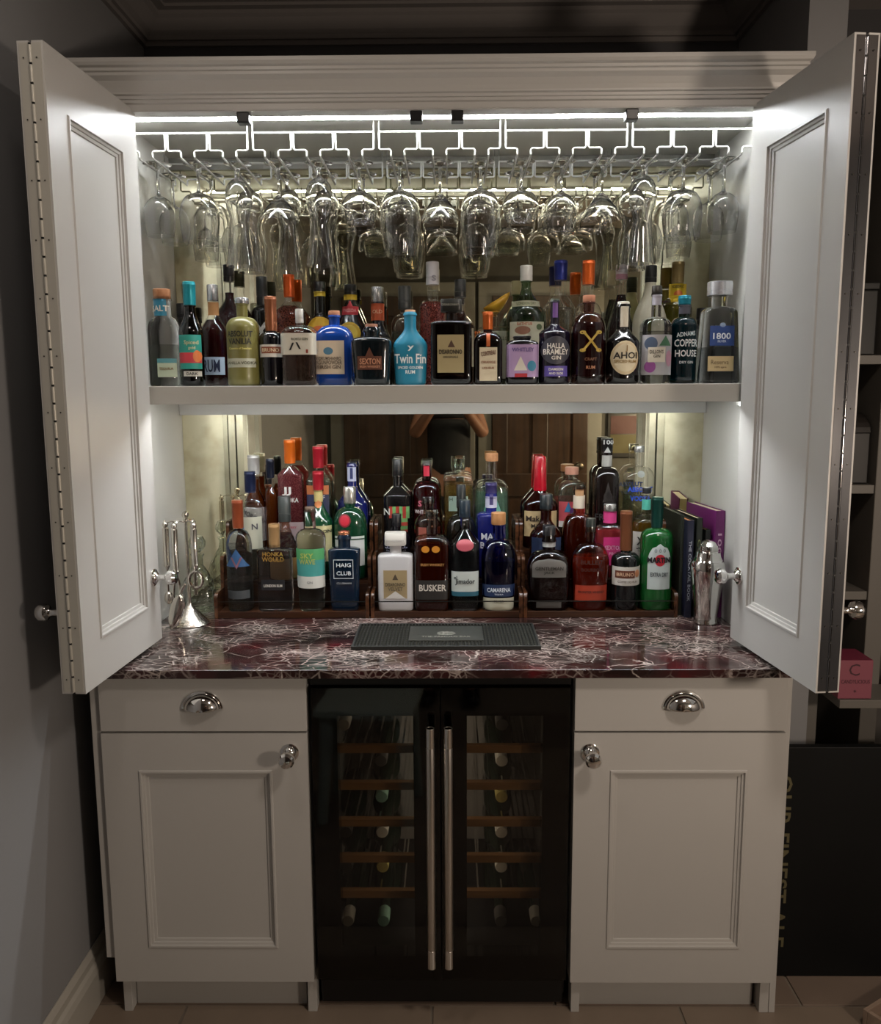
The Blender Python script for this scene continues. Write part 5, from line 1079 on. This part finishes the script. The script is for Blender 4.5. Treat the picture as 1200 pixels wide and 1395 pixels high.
# shelving
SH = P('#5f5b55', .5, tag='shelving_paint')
r = empty('bookcase', (.952, .30, 0), 0, 'tall pale painted open shelving to the right of the bar cabinet', 'shelving')
Y0 = 0.0
Bx(0, .032, 0, .40, 0, 2.3).build('upright', SH, r, bevel=.002)
xm = atY(1188, 900, .30).x-.952
Bx(xm-.022, xm+.022, 0, .40, 0, 2.3).build('upright', SH, r, bevel=.002)
Bx(1.0, 1.03, 0, .40, 0, 2.3).build('upright', SH, r, bevel=.002)
for py in (490, 667, 812): 
    z = atY(1165, py, .30).z
    Bx(.0325, xm-.0225, 0.005, .39, z-.011, z+.011).build('shelf', SH, r, bevel=.001); Bx(xm+.0225, .9995, 0.005, .39, z-.011, z+.011).build('shelf', SH, r, bevel=.001)
z9 = atY(1165, 950, .20).z
Bx(.033, .999, -.118, -.001, z9-.022, z9-.001).build('ledge', SH, r, bevel=.001)
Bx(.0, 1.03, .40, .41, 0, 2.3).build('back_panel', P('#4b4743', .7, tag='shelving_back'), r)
def on_shelf(px, py, Y): c_ = atY(px, py, Y); return c_
# pink box
pf0 = atY(1141, 950, .19); pf1 = atY(1190, 900, .19)
t = empty('gift_box', (pf0.x, .19, z9), 0, 'pink cardboard box with dark lettering on the ledge right of the doors', 'box'); bwid = pf1.x-pf0.x; bh = pf1.z-z9
PK = P('#7d3f4c', .6, tag='pink_card')
b_ = Bx(0, bwid, 0, .095, 0.0003, bh).build('carton', PK, t, bevel=.001)
Bx(.001, bwid-.001, .001, .094, bh+.0001, bh+.0012).build('lid_print', P('#6a1f35', .6, tag='crimson_print'), t)
MT = lambda x, z: Matrix.Translation((x, -.0005, z)) @ Matrix.Rotation(math.pi/2, 4, 'X')
DK = P('#3a141f', .6, tag='dark_print')
text_obj('CANDYLICIOUS', .010, DK, t, MT(bwid/2, bh*.45), bwid*.86); text_obj('*', .008, DK, t, MT(bwid/2, bh*.2))
text_obj('C', .030, DK, t, MT(bwid*.45, bh*.76), bold=0); 
# things on the shelves
za = atY(1165, 812, .30).z+.0115; xq = atY(1162, 800, .36).x
t = empty('tumbler', (1.025, .36, za), 0, 'small red tumbler on the lower shelf right of the doors', 'cup')
MB().lathe([(.022, 0), (.024, .002), (.030, .075), (.028, .075), (.021, .006), (.001, .006)], 24).build('cup_body', P('#5e1019', .3, tag='red_glaze'), t, 40)
zb3 = atY(1165, 667, .30).z+.0115
t = empty('storage_box', (.990, .33, zb3), 0, 'dark storage box with arched lid on the shelf right of the doors', 'box')
bw_ = xm-.022-.040-.004
Bx(0, bw_, 0, .16, .0002, .13).build('carton', P('#1c1a18', .5, tag='dark_box'), t, bevel=.003)
MB().extrude_x([(0, .1305)]+[(.08-.08*math.cos(math.pi*k/12), .1305+.05*math.sin(math.pi*k/12)) for k in range(13)], 0, bw_).build('lid', P('#24201d', .4, tag='dark_lid'), t)
zc4 = atY(1165, 490, .30).z+.0115
t = empty('lidded_case', (.991, .33, zc4), 0, 'black lidded case on the highest visible shelf right of the doors', 'box')
Bx(0, bw_-.003, 0, .18, .0002, .16).build('case_body', P('#151513', .5, tag='black_case'), t, bevel=.004); Bx(-.002, bw_-.001, -.002, .182, .1605, .178).build('lid', P('#151513', .5, tag='black_case'), t, bevel=.003)
# dark coat-like drape: tall dark folder beyond the middle upright
xz = .952+xm+.03
# little wooden crate on the floor
c_ = atZ(1200, 1400, 0)
t = empty('wooden_crate', (c_.x+.085, c_.y-.01, 0), math.radians(32), 'small pale wooden crate with pinkish filling on the floor at bottom right', 'crate')
CW = wood('#7d6a5c', '#94806f', .6, 0, 12, 'pale_wood')
for s in (-1, 1):
    Bx(-.10, .10, s*.075-.005, s*.075+.005, .0002, .045).build('slat', CW, t, bevel=.001); Bx(s*.095-.005, s*.095+.005, -.0695, .0695, .0002, .045).build('slat', CW, t, bevel=.001)
Bx(-.0895, .0895, -.0695, .0695, .002, .010).build('bottom', CW, t)
mb = MB()
for k in range(14): mb.sphere((random.uniform(-.07, .07), random.uniform(-.05, .05), .022), random.uniform(.012, .018), 10, 6)
tag(mb.build('filling', P('#a3685f', .6, tag='pink_paper'), t, True), kind='stuff')

# ------------------------------------------------------------------ the photographer, seen in the mirrors
def skin(name, verts, edges, radii, mat, parent, root=0, sub=2):
    me = bpy.data.meshes.new(name); me.from_pydata(verts, edges, []); me.materials.append(mat)
    o = bpy.data.objects.new(name, me); COL.objects.link(o); o.parent = parent
    m = o.modifiers.new('skin', 'SKIN'); m.use_smooth_shade = True
    sv = me.skin_vertices[0].data
    for i, rr_ in enumerate(radii): sv[i].radius = rr_ if isinstance(rr_, tuple) else (rr_, rr_)
    sv[root].use_root = True
    s2 = o.modifiers.new('sub', 'SUBSURF'); s2.levels = sub; s2.render_levels = sub
    return o
px_, py_ = 0.02, -2.13
ps = empty('person', (px_, py_, 0), 0, 'person in a dark sleeveless top holding up a phone, seen in the mirror', 'person')
SKN = P('#8a6350', .55, tag='skin'); DTOP = P('#101217', .8, tag='dark_cloth'); JN = P('#20222b', .85, tag='dark_trousers'); HAIR = P('#2a1c14', .5, tag='brown_hair')
V = [(0, 0, .94), (0, 0, 1.06), (0, .01, 1.20), (0, .01, 1.32), (0, 0, 1.395), (0, .01, 1.45), (0, .02, 1.50)]
R_ = [(.145, .105), (.125, .09), (.135, .095), (.14, .095), (.09, .075), (.05, .05), (.052, .052)]
E_ = [(0, 1), (1, 2), (2, 3), (3, 4), (4, 5), (5, 6)]
# head
V += [(0, .035, 1.55), (0, .03, 1.61), (0, .01, 1.665)]; R_ += [(.058, .066), (.074, .086), (.062, .074)]; E_ += [(6, 7), (7, 8), (8, 9)]
for s in (-1, 1):
    b = len(V); V += [(s*.16, 0, 1.375), (s*.215, .06, 1.215), (s*.085, .215, 1.40), (s*.060, .235, 1.445)]
    R_ += [.052, .040, .028, (.032, .020)]; E_ += [(4, b), (b, b+1), (b+1, b+2), (b+2, b+3)]
    g = len(V); V += [(s*.085, 0, .86), (s*.095, .01, .48), (s*.10, -.01, .09), (s*.105, .09, .035), (s*.11, .15, .03)]
    R_ += [.088, .058, .038, (.036, .03), (.03, .022)]; E_ += [(0, g), (g, g+1), (g+1, g+2), (g+2, g+3), (g+3, g+4)]
skin('body', V, E_, R_, SKN, ps)
# clothing follows the body a little outside it
skin('top', [(0, 0, .93), (0, 0, 1.06), (0, .01, 1.20), (0, .01, 1.32), (0, 0, 1.385), (-.115, 0, 1.375), (.115, 0, 1.375)], [(0, 1), (1, 2), (2, 3), (3, 4), (4, 5), (4, 6)], [(.160, .118), (.138, .102), (.148, .108), (.152, .108), (.095, .085), (.062, .062), (.062, .062)], DTOP, ps)
skin('trousers', [(0, 0, .95), (-.085, 0, .86), (-.095, .01, .48), (-.10, -.01, .12), (.085, 0, .86), (.095, .01, .48), (.10, -.01, .12)], [(0, 1), (1, 2), (2, 3), (0, 4), (4, 5), (5, 6)], [(.155, .115), .100, .072, .056, .100, .072, .056], JN, ps)
for s in (-1, 1): skin('shoe', [(s*.10, -.035, .05), (s*.105, .08, .045), (s*.11, .165, .035)], [(0, 1), (1, 2)], [(.048, .045), (.047, .038), (.042, .028)], BLACKM, ps)
MB().sphere((0, -.005, 1.635), .098, 24, 16, 1.12).xform(Matrix.Translation((0, -.012, 0))).build('hair', HAIR, ps, True)
skin('hair_back', [(0, -.06, 1.66), (0, -.085, 1.56), (0, -.075, 1.44)], [(0, 1), (1, 2)], [(.075, .05), (.08, .045), (.06, .03)], HAIR, ps)
# face
fc = MB()
fc.sphere((0, .122, 1.585), .013, 12, 8, 1.5); fc.build('nose', SKN, ps, True)
for s in (-1, 1):
    MB().sphere((s*.031, .103, 1.612), .011, 12, 8, .7).build('eye', P('#d8d2cc', .3, tag='eye_white'), ps, True)
    MB().sphere((s*.031, .1115, 1.612), .005, 10, 6, 1).build('iris', P('#2a1a12', .2, tag='iris'), ps, True)
    MB().tube([(s*.048, .094, 1.634), (s*.032, .108, 1.638), (s*.016, .108, 1.634)], .0032, 6).build('eyebrow', HAIR, ps, True)
    MB().sphere((s*.076, .03, 1.60), .013, 10, 8, 1.8).build('ear', SKN, ps, True)
MB().tube([(-.022, .096, 1.550), (0, .104, 1.548), (.022, .096, 1.550)], [.003, .006, .003], 8).build('mouth', P('#7a3f3a', .5, tag='lips'), ps, True)
# hands round the phone
for s in (-1, 1):
    for k, ln in enumerate((.052, .058, .055, .044)):
        zf = 1.505-k*.019
        skin('finger', [(s*.066, .240, zf-.015), (s*.080, .262, zf-.004), (s*.064, .2855, zf), (s*(.066-ln*.55), .2865, zf+.001)], [(0, 1), (1, 2), (2, 3)], [.010, .009, .008, .0065], SKN, ps, sub=1)
    skin('thumb', [(s*.060, .235, 1.455), (s*.062, .245, 1.487), (s*.036, .258, 1.50)], [(0, 1), (1, 2)], [.012, .010, .008], SKN, ps, sub=1)
ph = empty('phone', (px_, py_+.272, 1.478), 0, 'black phone held up in both hands of the person in the mirror', 'phone')
Bx(-.077, .077, -.0045, .004, -.038, .038).build('case', BLACKG, ph, bevel=.003)
MB().lathe([(.007, .0042), (.007, .0052)], 16).xform(Matrix.Rotation(-math.pi/2, 4, 'X')).build('lens', P('#202228', .1, tag='lens'), ph, loc=(-.06, 0, .022))
